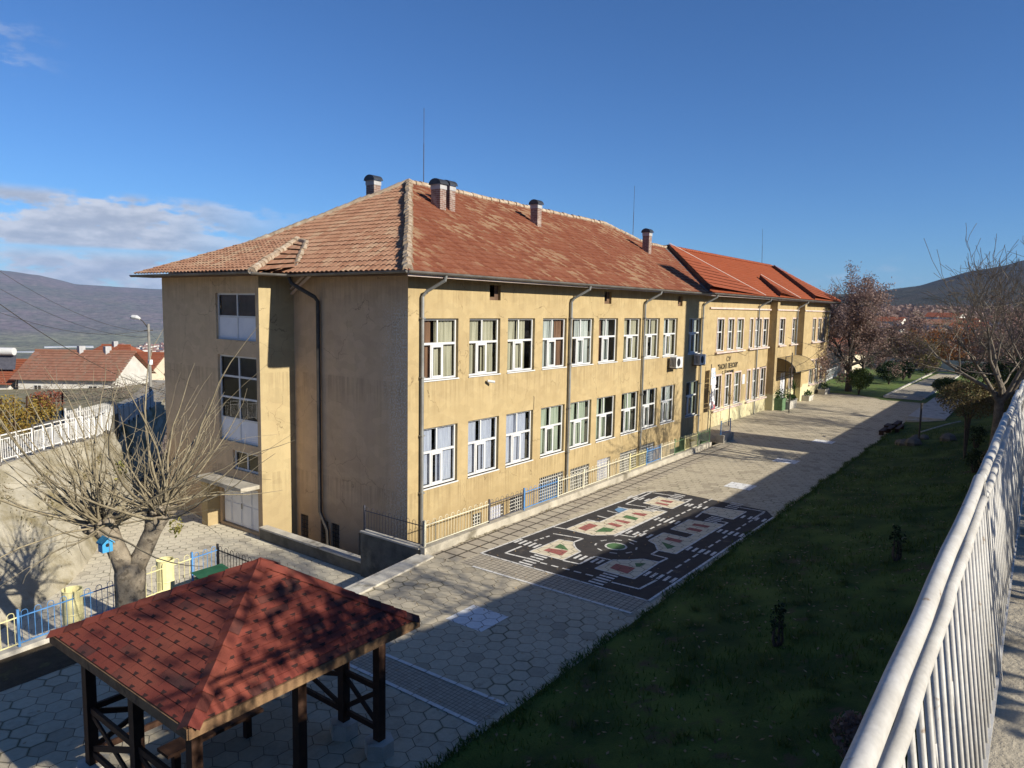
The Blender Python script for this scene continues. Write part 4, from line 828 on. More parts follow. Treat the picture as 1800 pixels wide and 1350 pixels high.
mb.build('shingle_roof',M['shingle'],pv)
mb=MB()
for i in range(4):
    a,b_=cor[i],apx; n=12
    for k in range(n):
        p=a.lerp(b_,k/n); q=a.lerp(b_,(k+1.1)/n); d=(q-p).normalized(); s_=d.cross(Vector((0,0,1))).normalized()*.13; dn=Vector((0,0,-.062))
        mb.add([p+Vector((0,0,.035)),q+Vector((0,0,.02)),q+s_+dn+Vector((0,0,.02)),p+s_+dn+Vector((0,0,.035)),q-s_+dn+Vector((0,0,.02)),p-s_+dn+Vector((0,0,.035))],[(0,1,2,3),(1,0,5,4)],[[(k*.9+.1,30.5)]*4,[(k*.9+.3,31.5)]*4])
mb.build('hip_shingles',M['shingle'],pv)
mb=MB()
for i in range(4):
    a,b_=cor[i],cor[(i+1)%4]; o_=Vector((0,0,-.075)); mb.bar(a+o_,b_+o_,.035,.13)
mb.build('roof_fascia',M['timber_edge'],pv)
mb=MB(); z=2.24
for i in range(4):
    a,b_=cor[i],cor[(i+1)%4]; k=Vector((0,0,-.02)); mb.add([a+k,b_+k,apx+k*4],[(0,2,1)])
ps=[(-11.68,-8.1),(-8.62,-8.05),(-8.62,-5.2),(-11.66,-5.15)]
for i in range(4): mb.bar((*ps[i],2.2),(*ps[(i+1)%4],2.2),.12,.14)
mb.build('roof_underside',M['timber'],pv)
allp=ps+[((ps[0][0]+ps[1][0])/2,ps[0][1]),((ps[2][0]+ps[3][0])/2,ps[2][1]),(ps[1][0],ps[1][1]+.85),(ps[0][0],(ps[0][1]+ps[3][1])/2)]
for x,y in allp:
    mb=MB(); mb.bar((x,y,.24),(x,y,2.14),.14); p=mb.build('post',M['timber'],pv)
    mb=MB(); mb.prism([(x+.24*math.cos(PI*k/3),y+.24*math.sin(PI*k/3)) for k in range(6)],0,.25); mb.build('footing',M['concrete'],p)
mb=MB()
def xpanel(p,q):
    p=Vector((*p,0)); q=Vector((*q,0)); Z=lambda v,z:(v.x,v.y,z)
    for z in (.42,1.1): mb.bar(Z(p,z),Z(q,z),.05,.09)
    mb.bar(Z(p,.47),Z(q,1.05),.035,.08); mb.bar(Z(p,1.05),Z(q,.47),.03,.08)
xpanel(allp[1],allp[6]); xpanel(allp[6],allp[2]); xpanel(allp[2],allp[5]); xpanel(allp[5],allp[3]); xpanel(allp[3],allp[7]); xpanel(allp[7],allp[0])
mb.build('cross_brace_panel',M['timber'],pv)
for k,s_ in enumerate((1,)):
    k=1; y=gc.y+s_*.85; mb=MB(); mb.box(gc.x-.8,gc.x+.8,y-.16,y+.16,.40,.45); mb.bar((gc.x-.6,y,0),(gc.x-.6,y,.4),.1); mb.bar((gc.x+.6,y,0),(gc.x+.6,y,.4),.1); tag(mb.build('bench',M['timber'],loc=(gc.x,y,0)),('dark timber bench under the pavilion on its terrace side','dark timber bench under the pavilion on its school side')[k],'bench')
# ================================================================== planters, poles and small things by the entrance
LEAFD=leaf_mat('dark_green_leaves',[(.02,.05,.012),(.045,.09,.02),(.07,.12,.03)]); LEAFO=leaf_mat('olive_leaves',[(.05,.055,.015),(.09,.09,.03),(.13,.12,.04)])
def leaves(mb,c,r,n,size,rg,flat=1.0,shell=.0):
    for _ in range(n):
        while True:
            p=Vector((rg.uniform(-1,1),rg.uniform(-1,1),rg.uniform(-1,1)))
            if shell<p.length<1: break
        p=Vector((p.x*r[0],p.y*r[1],p.z*r[2]))+Vector(c); a=Vector((rg.gauss(0,1),rg.gauss(0,1),rg.gauss(0,1)*flat)).normalized(); t=a.cross(Vector((rg.gauss(0,1),rg.gauss(0,1),rg.gauss(0,1)))).normalized(); s=size*rg.uniform(.6,1.3)
        mb.quad(p-a*s,p+t*s*.5,p+a*s,p-t*s*.5)
rg=random.Random(11)
def planter(x,y,wx,wy,h,mat,lab,hp):
    o=empty('planter',(x,y,0),lab,'planter','planters along the entrance front'); m=MB()
    m.box(x-wx/2,x+wx/2,y-wy/2,y+wy/2,0,h-.05)
    for a in ((x-wx/2-.03,x+wx/2+.03,y-wy/2-.03,y-wy/2+.04),(x-wx/2-.03,x+wx/2+.03,y+wy/2-.04,y+wy/2+.03),(x-wx/2-.03,x-wx/2+.04,y-wy/2+.04,y+wy/2-.04),(x+wx/2-.04,x+wx/2+.03,y-wy/2+.04,y+wy/2-.04)): m.box(*a,h-.05,h+.02)
    m.build('tub',mat,o); m=MB(); leaves(m,(x,y,h+hp*.45),(wx*.45,wy*.5,hp*.55),150,.09,rg); m.build('plant',LEAFD,o)
planter(37.4,-.75,.9,.7,.85,PAINT['green'],'tall green tub with bushy plant beside the first pier',.7)
planter(38.9,-1.0,1.9,.6,.55,M['concrete'],'long pale trough with low plants in front of the entrance',.6)
planter(40.9,-.75,.6,.5,.5,M['concrete'],'small pale trough by the entrance door',.3)
planter(45.0,-.8,1.3,.6,.4,M['concrete'],'pale trough beyond the second pier',.45)
planter(51.3,-.6,1.8,.6,.42,M['concrete'],'last pale trough near the far corner of the school',.6)
o=empty('yucca',(42.1,-.5,0),'dark spiky yucca standing by the entrance wall','plant'); m=MB(); m.tube([(42.1,-.5,0),(42.12,-.5,1.1)],.07,6); m.build('trunk',M['timber'],o); m=MB()
for _ in range(70):
    a=rg.uniform(0,2*PI); e=rg.uniform(-.3,1.3); d=Vector((math.cos(a)*math.cos(e),math.sin(a)*math.cos(e),math.sin(e))); p=Vector((42.12,-.5,1.15)); t=d.cross(Vector((0,0,1))).normalized()*.03; m.quad(p-t,p+t,p+d*.75+t*.2,p+d*.75-t*.2)
m.build('crown',LEAFD,o)
o=empty('sign_pole',(36.4,-1.75,0),'thin dark pole with small bracket standing before the canopy','pole'); m=MB(); m.tube([(36.4,-1.75,0),(36.4,-1.75,4.3)],.04,6); m.build('mast',M['pipe_dark'],o); m=MB(); m.bar((36.4,-1.75,4.1),(34.9,-1.75,4.05),.04); m.bar((34.9,-1.75,3.85),(34.9,-1.75,4.1),.05); m.build('bracket',M['pipe_dark'],o)
# banner on the corner of the entrance wing
o=empty('banner',(25.05,-.35,0),'tall narrow white banner with dark print hanging on a pole beside the first window','banner')
m=MB(); m.tube([(24.6,-.35,0),(24.75,-.35,4.0)],.025,6); m.build('pole',M['pipe_dark'],o)
def bannerm():
    m_,nt,b,co=newmat('printed_banner'); s=nd(nt,'ShaderNodeSeparateXYZ',{0:co}); z=s.outputs[2]
    f=ramp(nt,noise(nt,co,2.6,3,.6),.42,.52); low=mth(nt,'LESS_THAN',z,2.75); c=mixc(nt,mth(nt,'MULTIPLY',f,low),(.78,.77,.74),(.10,.11,.15))
    c=mixc(nt,mth(nt,'MULTIPLY',mth(nt,'LESS_THAN',z,1.7),ramp(nt,noise(nt,co,1.9,2),.5,.56)),c,(.35,.09,.10)); setc(nt,b,c); return m_
m=MB(); n=10
for i in range(n):
    za=3.75-2.5*i/n; zb=3.75-2.5*(i+1)/n; ya=-.37+.05*math.sin(i*1.1); yb=-.37+.05*math.sin((i+1)*1.1); m.quad((24.72,ya,zb+0),(25.45,yb,zb),(25.45,yb,za),(24.72,ya,za))
m.build('cloth',bannerm(),o)
m=MB(); 
for k in range(16): a=2*PI*k/16; b2=2*PI*(k+1)/16; m.quad((25.08+.2*math.cos(a),-.44,3.35+.2*math.sin(a)),(25.08+.2*math.cos(b2),-.44,3.35+.2*math.sin(b2)),(25.08+.15*math.cos(b2),-.44,3.35+.15*math.sin(b2)),(25.08+.15*math.cos(a),-.44,3.35+.15*math.sin(a)))
m.build('emblem',PAINT['blue'],o)
for x,y,h,lab in ((23.55,-.9,2.6,'thin bare sapling standing behind the blue railing panel'),(27.6,-.55,2.9,'thin bare sapling against the wall under the sign lettering')):
    o=empty('bare_sapling',(x,y,0),lab,'sapling','thin bare saplings along the school wall'); m=MB(); m.tube([(x,y,0),(x+.05,y,h*.6),(x-.02,y,h)],[.03,.018,.006],5); 
    m.build('trunk',M['timber'],o); m=MB()
    for k in range(16): z=h*rg.uniform(.3,.9); a=rg.uniform(0,2*PI); L=rg.uniform(.3,.7); m.tube([(x,y,z),(x+math.cos(a)*L*.5,y+math.sin(a)*L*.3,z+L*.5),(x+math.cos(a)*L*.7,y+math.sin(a)*L*.35,z+L)],.006,3,False)
    m.build('twigs',M['timber'],o)
# ================================================================== trees
class Tree:
    def __init__(s,seed): s.r=random.Random(seed); s.w=MB(); s.tips=[]; s.segs=[]
    def limb(s,p,d,L,r0,r1,n,sides,bend=.18,up=0.0):
        p=Vector(p); d=Vector(d).normalized(); pts=[p.copy()]; rs=[r0]; ds=[d.copy()]
        for i in range(n):
            d=(d+Vector((s.r.gauss(0,bend),s.r.gauss(0,bend),s.r.gauss(0,bend)+up))).normalized()
            p=p+d*(L/n); pts.append(p.copy()); rs.append(r0+(r1-r0)*(i+1)/n); ds.append(d.copy())
        s.w.tube(pts,rs,sides,False); return pts,rs,ds
    def side(s,d,ang):
        a=d.orthogonal().normalized(); a.rotate(Matrix.Rotation(s.r.uniform(0,2*PI),3,d)); return (d*math.cos(ang)+a*math.sin(ang)).normalized()
    def grow(s,p,d,L,r,lev,kids,spread=.75,up=.04,shrink=.62,minr=.004,bend=.16):
        sides=7 if r>.08 else (5 if r>.03 else 3)
        pts,rs,ds=s.limb(p,d,L,r,max(minr,r*.35),5 if lev>1 else 3,sides,bend,up)
        if lev==0: s.tips.append((pts[-1],ds[-1])); return
        k=kids[lev] if isinstance(kids,(list,tuple)) else kids
        for j in range(k):
            t=s.r.uniform(.28,1.0) if j<k-1 else 1.0
            i=min(len(pts)-2,int(t*(len(pts)-1))); q=pts[i].lerp(pts[i+1],t*(len(pts)-1)-i); a=s.r.uniform(.55,1.15)*spread if j<k-1 else s.r.uniform(0,.3)
            s.grow(q,s.side(ds[i],a),L*shrink*s.r.uniform(.7,1.25),max(minr,rs[i]*.55),lev-1,kids,spread,up,shrink,minr,bend)
M['bark']=pm('grey_brown_bark',(.20,.17,.13),(.12,.10,.08),7,.95,.8,25)
M['bark_pale']=pm('pale_twig_bark',(.30,.255,.17),(.20,.165,.105),6,.85,.3,20)
M['bark_dark']=pm('dark_bark',(.10,.08,.065),(.06,.05,.042),6,.95,.6,20)
M['trunk_pollard']=pm('rough_grey_trunk',(.30,.255,.19),(.20,.165,.12),5,.95,1.0,13,c3=(.12,.10,.075),s3=7,t3=(.54,.62))
# pollarded tree beside the pavilion
T=Tree(21); bx,by=-9.05,-.75
o=empty('pollarded_tree',(bx,by,0),'pollarded tree with forked trunk and long bare shoots beside the railing','tree')
def blob(pts,rs,n=10): T.w.tube(pts,rs,n)
blob([(bx-.05,by,-.05),(bx,by,.35),(bx+.03,by,.9),(bx+.03,by,1.3),(bx+.02,by,1.55)],[.40,.31,.285,.31,.27])
hl=[(bx+.02,by,1.2),(bx-.12,by+.05,1.65),(bx-.24,by+.12,2.05),(bx-.36,by+.2,2.35),(bx-.4,by+.24,2.55)]; blob(hl,[.24,.195,.185,.25,.17])
hr=[(bx+.04,by,1.25),(bx+.24,by-.12,1.7),(bx+.42,by-.25,2.2),(bx+.5,by-.32,2.5),(bx+.52,by-.34,2.7)]; blob(hr,[.23,.19,.18,.25,.17])
for hx,hy,hz in ((bx-.4,by+.24,2.42),(bx+.52,by-.34,2.57)):
    for k in range(16):
        a=T.r.uniform(0,2*PI); e=T.r.uniform(-.5,1.2); q=Vector((hx+.24*math.cos(a)*math.cos(e),hy+.24*math.sin(a)*math.cos(e),hz+.2*math.sin(e))); s_=T.r.uniform(.05,.11); dd=Vector((math.cos(a),math.sin(a),.5)).normalized()
        T.w.tube([q-dd*s_,q,q+dd*s_,q+dd*s_*1.6],[s_*.5,s_,s_*.8,s_*.2],7)
T.w.build('trunk',M['trunk_pollard'],o,smooth=True); T.w=MB()
for hx,hy,hz,n in ((bx-.4,by+.24,2.42,62),(bx+.52,by-.34,2.57,68)):
    for k in range(n):
        a=T.r.uniform(0,2*PI); e=T.r.uniform(.12,1.45)
        if k%6==0: e=T.r.uniform(-.1,.3)
        d=Vector((math.cos(a)*math.cos(e),math.sin(a)*math.cos(e),math.sin(e)))
        p=Vector((hx,hy,hz))+d*.12+Vector((T.r.uniform(-.15,.15),T.r.uniform(-.15,.15),T.r.uniform(-.15,.1)))
        L=T.r.choice((.5,1.2,2.2,3.0,3.5,4.0))*T.r.uniform(.75,1.15); r=.010+.010*L/3*T.r.uniform(.7,1.8)
        pts,rs,ds=T.limb(p,d,L,r*1.15,.004,9,5 if r>.018 else 4,.105,.035)
        for j in range(T.r.choice((1,2,3,4,5))):
            i=T.r.randint(2,5); T.limb(pts[i],T.side(ds[i],T.r.uniform(.3,.8)),L*T.r.uniform(.18,.5),.0065,.003,5,3,.11,.035)
T.w.build('shoots',M['bark_pale'],o,smooth=True)
mb=MB(); r7=random.Random(2)
for c in ((bx+.8,by-.5,2.25),(bx-.05,by+.1,3.5)): leaves(mb,c,(.14,.14,.24),60,.05,r7)
mb.build('leaves',leaf_mat('fading_willow_leaves',[(.22,.2,.05),(.32,.28,.08),(.18,.2,.05)]),o)
hx,hy,hz=bx-.52,by-.18,2.12
o=empty('bird_house',(hx,hy,hz-.2),'small bright blue bird house fixed on the forked tree','bird house'); m=MB(); m.box(hx-.1,hx+.1,hy-.1,hy+.1,hz-.14,hz+.06); m.poly([(hx-.1,hy-.1,hz+.06),(hx+.1,hy-.1,hz+.06),(hx,hy-.1,hz+.15)]); m.build('box',pm('bright_blue_paint',(.06,.32,.60),(.05,.27,.5),6,.6),o)
m=MB(); a1=[(hx-.13,hz+.035),(hx,hz+.152),(hx+.13,hz+.035)]
for (xa,za),(xb,zb) in zip(a1,a1[1:]): m.quad((xa,hy-.14,za),(xb,hy-.14,zb),(xb,hy+.12,zb),(xa,hy+.12,za)); m.quad((xa,hy-.14,za+.02),(xb,hy-.14,zb+.02),(xb,hy+.12,zb+.02),(xa,hy+.12,za+.02)); m.quad((xa,hy-.14,za),(xb,hy-.14,zb),(xb,hy-.14,zb+.02),(xa,hy-.14,za+.02)); m.build('roof',pm('blue_roof_paint',(.08,.38,.66),None,6,.6),o)
m=MB(); m.poly([(hx+.04*math.cos(2*PI*k/14),hy-.103,hz+.01+.04*math.sin(2*PI*k/14)) for k in range(14)]); m.build('entrance_hole',M['dark'],o)
# broad trees, shrubs and hedges
BROWN=leaf_mat('dry_brown_leaves',[(.15,.095,.08),(.21,.14,.115),(.27,.185,.15),(.17,.12,.105)],.25)
RUST=leaf_mat('rust_orange_leaves',[(.22,.075,.02),(.30,.12,.03),(.18,.07,.025),(.26,.15,.05)],.3)
OLIVE=leaf_mat('dusty_olive_leaves',[(.09,.08,.03),(.15,.125,.05),(.20,.16,.075),(.12,.07,.035)],.25)
GRN=leaf_mat('clipped_evergreen_leaves',[(.035,.06,.012),(.06,.095,.02),(.09,.125,.03)],.2)
DGRN=leaf_mat('dark_evergreen_leaves',[(.012,.028,.010),(.022,.042,.014),(.035,.058,.02)],.15)
VINE=leaf_mat('yellow_vine_leaves',[(.30,.21,.04),(.38,.28,.07),(.20,.15,.03),(.26,.12,.03)],.3)
REDV=leaf_mat('red_vine_leaves',[(.22,.06,.04),(.28,.09,.05),(.16,.07,.04)],.3)
def broad_tree(name,x,y,z,h,cr,seed,lf,nleaf,lsize,label,group,trunk_h=.28,bark='bark_dark',cat='tree',lev=3,kids=(0,4,5,5),tr=None,spread=.85):
    t=Tree(seed); o=empty(name,(x,y,z),label,cat,group); r=tr or h*.022
    th=h*trunk_h; pts,rs,ds=t.limb((x,y,z-.1),(0,0,1),th,r*1.25,r*.9,4,8,.04); t.w.build('trunk',M[bark],o,smooth=True); t.w=MB()
    top=pts[-1]; n=6
    for k in range(n):
        a=2*PI*k/n+t.r.uniform(-.4,.4); e=t.r.uniform(.45,1.2); d=Vector((math.cos(a)*math.cos(e),math.sin(a)*math.cos(e),math.sin(e)))
        t.grow(top-Vector((0,0,t.r.uniform(0,th*.25))),d,h*(1-trunk_h)*t.r.uniform(.42,.6)*(.75+.5*cr/h),r*.62,lev,kids,spread,.05,.6,.006)
    t.w.build('branches',M[bark],o)
    if nleaf:
        m=MB(); tp=t.tips; rg_=t.r
        for _ in range(nleaf):
            p,d=rg_.choice(tp); q=p+Vector((rg_.gauss(0,.22),rg_.gauss(0,.22),rg_.gauss(0,.22)))*(cr/3.5)-d*rg_.uniform(0,.5); a=Vector((rg_.gauss(0,1),rg_.gauss(0,1),rg_.gauss(0,1))).normalized(); b_=a.orthogonal().normalized(); s_=lsize*rg_.uniform(.6,1.3); m.quad(q-a*s_,q+b_*s_*.5,q+a*s_,q-b_*s_*.5)
        m.build('crown',lf,o)
    return o
PARK='trees of the park behind the school'
broad_tree('brown_tree',54.8,-1.9,.0,10.6,4.1,31,BROWN,26000,.10,'big broad tree full of dry brown leaves beyond the school corner',PARK,.24,lev=3,kids=(0,5,5,5),tr=.26)
broad_tree('brown_tree',66.7,-.8,.0,7.2,3.2,32,BROWN,7000,.09,'smaller brown-leaved tree with whitewashed trunk behind the clipped bushes',PARK,.28)
broad_tree('evergreen_tree',74.5,-4.2,.0,6.0,2.4,33,OLIVE,8000,.10,'dark olive tree standing left of the path end',PARK,.2)
broad_tree('rust_tree',92,-3.6,-.2,6.8,3.6,34,RUST,9000,.12,'rust-orange tree behind the white wall at the path end',PARK,.22)
broad_tree('rust_tree',97,-7.5,-.2,6.6,3.8,35,RUST,9000,.12,'rust-orange tree over the path axis beside the dark hedge',PARK,.22)
broad_tree('brown_tree',88,-12.0,-.2,7.0,3.6,36,BROWN,6000,.10,'brown tree right of the path before the hill',PARK,.22)
broad_tree('brown_tree',70,-15.5,.0,8.5,3.8,37,BROWN,5000,.09,'brown tree behind the dusty bush at the terrace end',PARK,.22)
broad_tree('brown_tree',56,-19.5,.0,13.5,5.2,38,BROWN,12000,.10,'tallest brown tree at the frame edge behind the tall bare tree',PARK,.2)
for k in range(9):
    broad_tree('brown_tree',110+rg.uniform(0,30),-16+k*6.5+rg.uniform(-2,2),-1.0,rg.uniform(6,8.5),3.4,50+k,(BROWN,RUST,OLIVE,BROWN)[k%4],3200,.14,'far mixed tree in the belt before the hillside houses','tree belt before the hillside',.2,lev=2,kids=(0,5,6))
# bare trees on the grass bank
def bare_tree(x,y,z,h,seed,label,group=None,spread=.8,kids=(0,4,4,5,5),lean=(0,0)):
    t=Tree(seed); o=empty('bare_tree',(x,y,z),label,'tree',group); r=h*.017
    pts,rs,ds=t.limb((x,y,z-.1),(lean[0],lean[1],1),h*.28,r*1.3,r,5,9,.05); t.w.build('trunk',M['bark'],o,smooth=True); t.w=MB()
    for k in range(6):
        a=2*PI*k/6+t.r.uniform(-.5,.5); e=t.r.uniform(.35,1.15); d=Vector((math.cos(a)*math.cos(e),math.sin(a)*math.cos(e),math.sin(e)))
        t.grow(pts[-1]-Vector((0,0,t.r.uniform(0,h*.06))),d,h*.36*t.r.uniform(.8,1.15),r*.6,3 if k else 4,kids,spread,.05,.66,.0095,.17)
    t.w.build('branches',M['bark'],o,smooth=True); return o
bare_tree(19.6,-14.7,1.4,9.6,61,'tall bare tree with pale limbs rising from the grass bank beside the terrace railing','bare trees of the terrace')
bare_tree(33,-15.2,1.5,8.0,62,'bare tree farther along the grass bank behind the first bare one','bare trees of the terrace')
bare_tree(31,-23.5,4.5,8.5,63,'bare tree on the terrace whose twigs streak the paving with shade','bare trees of the terrace')
bare_tree(39,-20.5,4.5,9,64,'second bare tree on the terrace beyond the boiler house','bare trees of the terrace')
bare_tree(-3.0,-22.3,5.0,7.5,65,'bare tree on the terrace opposite the road map','bare trees of the terrace')
broad_tree('brown_tree',-8.2,-22,5.1,7.2,2.6,66,BROWN,3800,.10,'brown-leaved tree on the terrace opposite the pavilion',None,.25)
def bush(name,x,y,z,rx,rz,n,size,lf,label,group=None,stem=.25,cat='bush',shell=.55):
    o=empty(name,(x,y,z),label,cat,group); m=MB()
    for k in range(5): a=2*PI*k/5; m.tube([(x,y,z-.1),(x+.1*math.cos(a),y+.1*math.sin(a),z+stem),(x+rx*.4*math.cos(a),y+rx*.4*math.sin(a),z+stem+rz)],[.04,.03,.012],5)
    m.build('stem',M['bark_dark'],o); m=MB(); r_=random.Random(int(x*100+y*10))
    leaves(m,(x,y,z+stem+rz),(rx,rx,rz),n,size,r_,1,shell); leaves(m,(x,y,z+stem+rz),(rx*.8,rx*.8,rz*.85),n//3,size,r_); 
    for _ in range(7):
        a=r_.uniform(0,2*PI); e=r_.uniform(-.2,1.3); leaves(m,(x+rx*.75*math.cos(a)*math.cos(e),y+rx*.75*math.sin(a)*math.cos(e),z+stem+rz+rz*.75*math.sin(e)),(rx*.34,rx*.34,rz*.34),n//14,size,r_)
    m.build('crown',lf,o); return o
for k_,(x_,y_,s_) in enumerate(((-13.6,-11.7,1.45),(-12.4,-10.7,.95))): bush('shade_bush',x_,y_,gh(x_,y_),s_,s_*.95,2600,.09,DGRN,('unseen evergreen bush added below the terrace to darken the paving, the bigger of two','smaller unseen evergreen bush added beside the pavilion to darken the paving')[k_],None,.2)  # unseen bushes, added to block sky light around the pavilion
CL='clipped evergreen bushes of the park'
bush('clipped_bush',52.6,-3.2,0,1.05,.98,3200,.06,GRN,'round clipped evergreen bush on a short stem, first on the lawn by the paving',CL,.45)
bush('clipped_bush',65.1,-3.6,0,1.3,1.05,2400,.075,DGRN,'dark round bush in the shade behind the first clipped one',CL,.3)
bush('clipped_bush',71.5,-4.0,0,1.1,.95,1800,.08,DGRN,'dark bush before the olive tree along the path',CL,.3)
bush('clipped_bush',82.5,-4.9,0,1.5,1.2,2000,.09,GRN,'sunlit bush near the white wall at the end of the path',CL,.2)
bush('clipped_bush',55.5,-9.6,0,1.15,.8,2400,.065,GRN,'low round bush on the opposite side of the path behind the platform',CL,.3)
bush('clipped_bush',75,-10,0,1.5,1.0,2000,.09,DGRN,'dark bush beside the path behind the dusty leafy bush',CL,.2)
bush('clipped_bush',68,-13.5,0,2.4,1.6,2600,.1,DGRN,'large dark evergreen mass under the bare trees',CL,.2)
bush('clipped_bush',52,-14.5,.5,2.4,1.7,2600,.09,DGRN,'large dark evergreen behind the tall bare tree trunk',CL,.2)
bush('clipped_bush',44,-15.2,1.2,1.6,1.3,2000,.08,GRN,'evergreen bush on the bank between bare trees',CL,.2)
bush('dusty_bush',20.6,-13.6,.75,1.25,.85,2600,.05,OLIVE,'small tree of sparse dusty olive leaves in front of the bare tree',None,1.9,'small tree',.3)
bush('dusty_bush',27.5,-14.4,1.0,1.2,.9,1500,.055,OLIVE,'bush of dusty leaves farther along the bank behind the small tree',None,1.0,'bush',.3)
for i,(x,y,s_,lf,lab) in enumerate(((-1.8,-12.2,.16,DGRN,'young dark sapling alone in the middle of the grass bank'),(4.2,-13.4,.2,DGRN,'second young shrub higher on the grass bank'),(14.5,-14.9,.9,OLIVE,'tuft of dry shoots on the bank just under the railing'),(9.5,-15.0,.7,OLIVE,'low dry shrub against the terrace wall'),(-6,-14.4,.55,BROWN,'low brown dry plant on the bank under the railing'),(24,-13.8,.8,DGRN,'dark low shrub under the dusty small tree'),(17,-14.2,.7,DGRN,'dark shrub at the foot of the bare tree'))):
    bush('bank_shrub',x,y,gh(x,y),s_*(.55 if s_>.3 else 1.0),s_*.6 if s_>.3 else .42,420 if s_>.3 else 110,.045,lf,lab,'young shrubs on the grass bank',.12,'shrub',.1)
# grass blades on the bank and park lawn
mb=MB(); r8=random.Random(9)
for _ in range(34000):
    x=r8.uniform(-14,34); y=r8.uniform(-15.8,-9.0)
    if r8.random()< (x+14)/48*.55: continue
    pz=math.sin(x*.9+y*.7)+math.sin(x*2.3-y*1.9)+.8*math.sin(x*4.9+y*5.3)
    if pz+r8.gauss(0,.4)<-.9: continue
    z=gh(x,y); h=r8.uniform(.04,.13)*(1+.35*max(-1,min(1.5,pz))); a=r8.uniform(0,2*PI); w_=.012; dx,dy=math.cos(a)*w_,math.sin(a)*w_; lx,ly=r8.gauss(0,.04),r8.gauss(0,.04)
    mb.add([(x-dx,y-dy,z-.01),(x+dx,y+dy,z-.01),(x+lx,y+ly,z+h)],[(0,1,2)])
for _ in range(9000):   # ragged fringe over the paving edge
    x=-16+52*r8.random()**1.3; y=-9.03+r8.gauss(.0,.07)+.07*math.sin(x*1.3)+.05*math.sin(x*4.1); z=gh(x,y); h=r8.uniform(.03,.09); a=r8.uniform(0,2*PI); w_=.014; dx,dy=math.cos(a)*w_,math.sin(a)*w_
    mb.add([(x-dx,y-dy,z-.01),(x+dx,y+dy,z-.01),(x+r8.gauss(0,.05),y+abs(r8.gauss(0,.06)),z+h)],[(0,1,2)])
for _ in range(170):    # taller tufts
    x0=r8.uniform(-10,30); y0=r8.uniform(-15.5,-9.3)
    for _k in range(26):
        x=x0+r8.gauss(0,.09); y=y0+r8.gauss(0,.09); z=gh(x,y); h=r8.uniform(.12,.3); mb.add([(x-.012,y,z-.01),(x+.012,y,z-.01),(x+r8.gauss(0,.08),y+r8.gauss(0,.08),z+h)],[(0,1,2)])
tag(mb.build('grass',leaf_mat('grass_blades',[(.04,.09,.012),(.07,.12,.02),(.11,.13,.035)],.3)),None,None,None,'stuff')
mb=MB()
for _ in range(1100):
    x=r8.uniform(-12,22); y=r8.uniform(-15.5,-9.2); z=gh(x,y)+.015; a=Vector((r8.gauss(0,1),r8.gauss(0,1),r8.gauss(0,.25))).normalized()*.05; b_=a.cross(Vector((0,0,1))).normalized()*.025; p=Vector((x,y,z)); mb.quad(p-a,p+b_,p+a,p-b_)
for _ in range(260):
    x=r8.uniform(-13,12); y=r8.uniform(-9,-2.6); z=.03; a=Vector((r8.gauss(0,1),r8.gauss(0,1),r8.gauss(0,.2))).normalized()*.04; b_=a.cross(Vector((0,0,1))).normalized()*.02; p=Vector((x,y,z)); mb.quad(p-a,p+b_,p+a,p-b_)
tag(mb.build('fallen_leaves',leaf_mat('fallen_dry_leaves',[(.2,.13,.06),(.3,.22,.12),(.15,.09,.05)],0)),None,None,None,'stuff')
# low weeds at the foot of the low wall
mb=MB()
for _ in range(900):
    x=r8.uniform(-1.4,20); 
    if noise_ok(x) if False else (math.sin(x*1.7)+math.sin(x*.6+1)<.2): continue
    y=-2.38-abs(r8.gauss(0,.07)); h=r8.uniform(.02,.09); a=r8.uniform(0,2*PI); mb.add([(x-.01,y,0),(x+.01,y,0),(x+r8.gauss(0,.03),y+r8.gauss(0,.03),h)],[(0,1,2)])
tag(mb.build('weeds',OLIVE),None,None,None,'stuff')
# old hand pump with stones, plank stack
o=empty('hand_pump',(27.6,-11.0,.1),'old hand pump with tall post and long lever standing in the shaded grass','pump'); m=MB(); m.tube([(27.6,-11.0,.0),(27.6,-11.0,2.3)],.05,8); m.tube([(27.6,-11,2.3),(27.75,-11.0,2.38),(28.1,-10.9,2.3)],.04,6); m.build('post',M['pipe_dark'],o); m=MB(); m.tube([(27.3,-11.1,.9),(28.6,-12.1,1.25),(29.4,-12.7,1.4)],.035,6); m.build('lever',M['concrete'],o)
for k in range(6):
    a=rg.uniform(0,2*PI); x=27.6+math.cos(a)*rg.uniform(.6,1.6); y=-11+math.sin(a)*rg.uniform(.6,1.4); m=MB(); s_=rg.uniform(.2,.4)
    m.tube([(x,y,gh(x,y)-.05),(x,y,gh(x,y)+s_*.3),(x+.03,y,gh(x,y)+s_*.8),(x,y,gh(x,y)+s_)],[s_,s_*1.1,s_*.8,s_*.3],7); tag(m.build('rough_stone',M['concrete_dark'],loc=(x,y,gh(x,y))),'rough dark stone lying round the old hand pump','stone','stones round the hand pump')
for k,(x,y,w_,d_) in enumerate(((31.2,-8.7,1.6,.25),(32.4,-8.9,1.8,.25),(33.4,-8.6,1.2,.3),(34.8,-8.9,2.0,.3),(33.0,-9.3,2.2,.2))):
    m=MB(); zz=.22; m.box(x-w_/2,x+w_/2,y-d_/2,y+d_/2,zz,zz+.06); m.box(x-w_/2+.1,x-w_/2+.22,y-d_/2,y+d_/2,0,zz); m.box(x+w_/2-.22,x+w_/2-.1,y-d_/2,y+d_/2,0,zz); tag(m.build('low_bench',M['timber'],loc=(x,y,0)),'low dark timber bench at the edge of the shaded paving','bench','low benches before the platform')
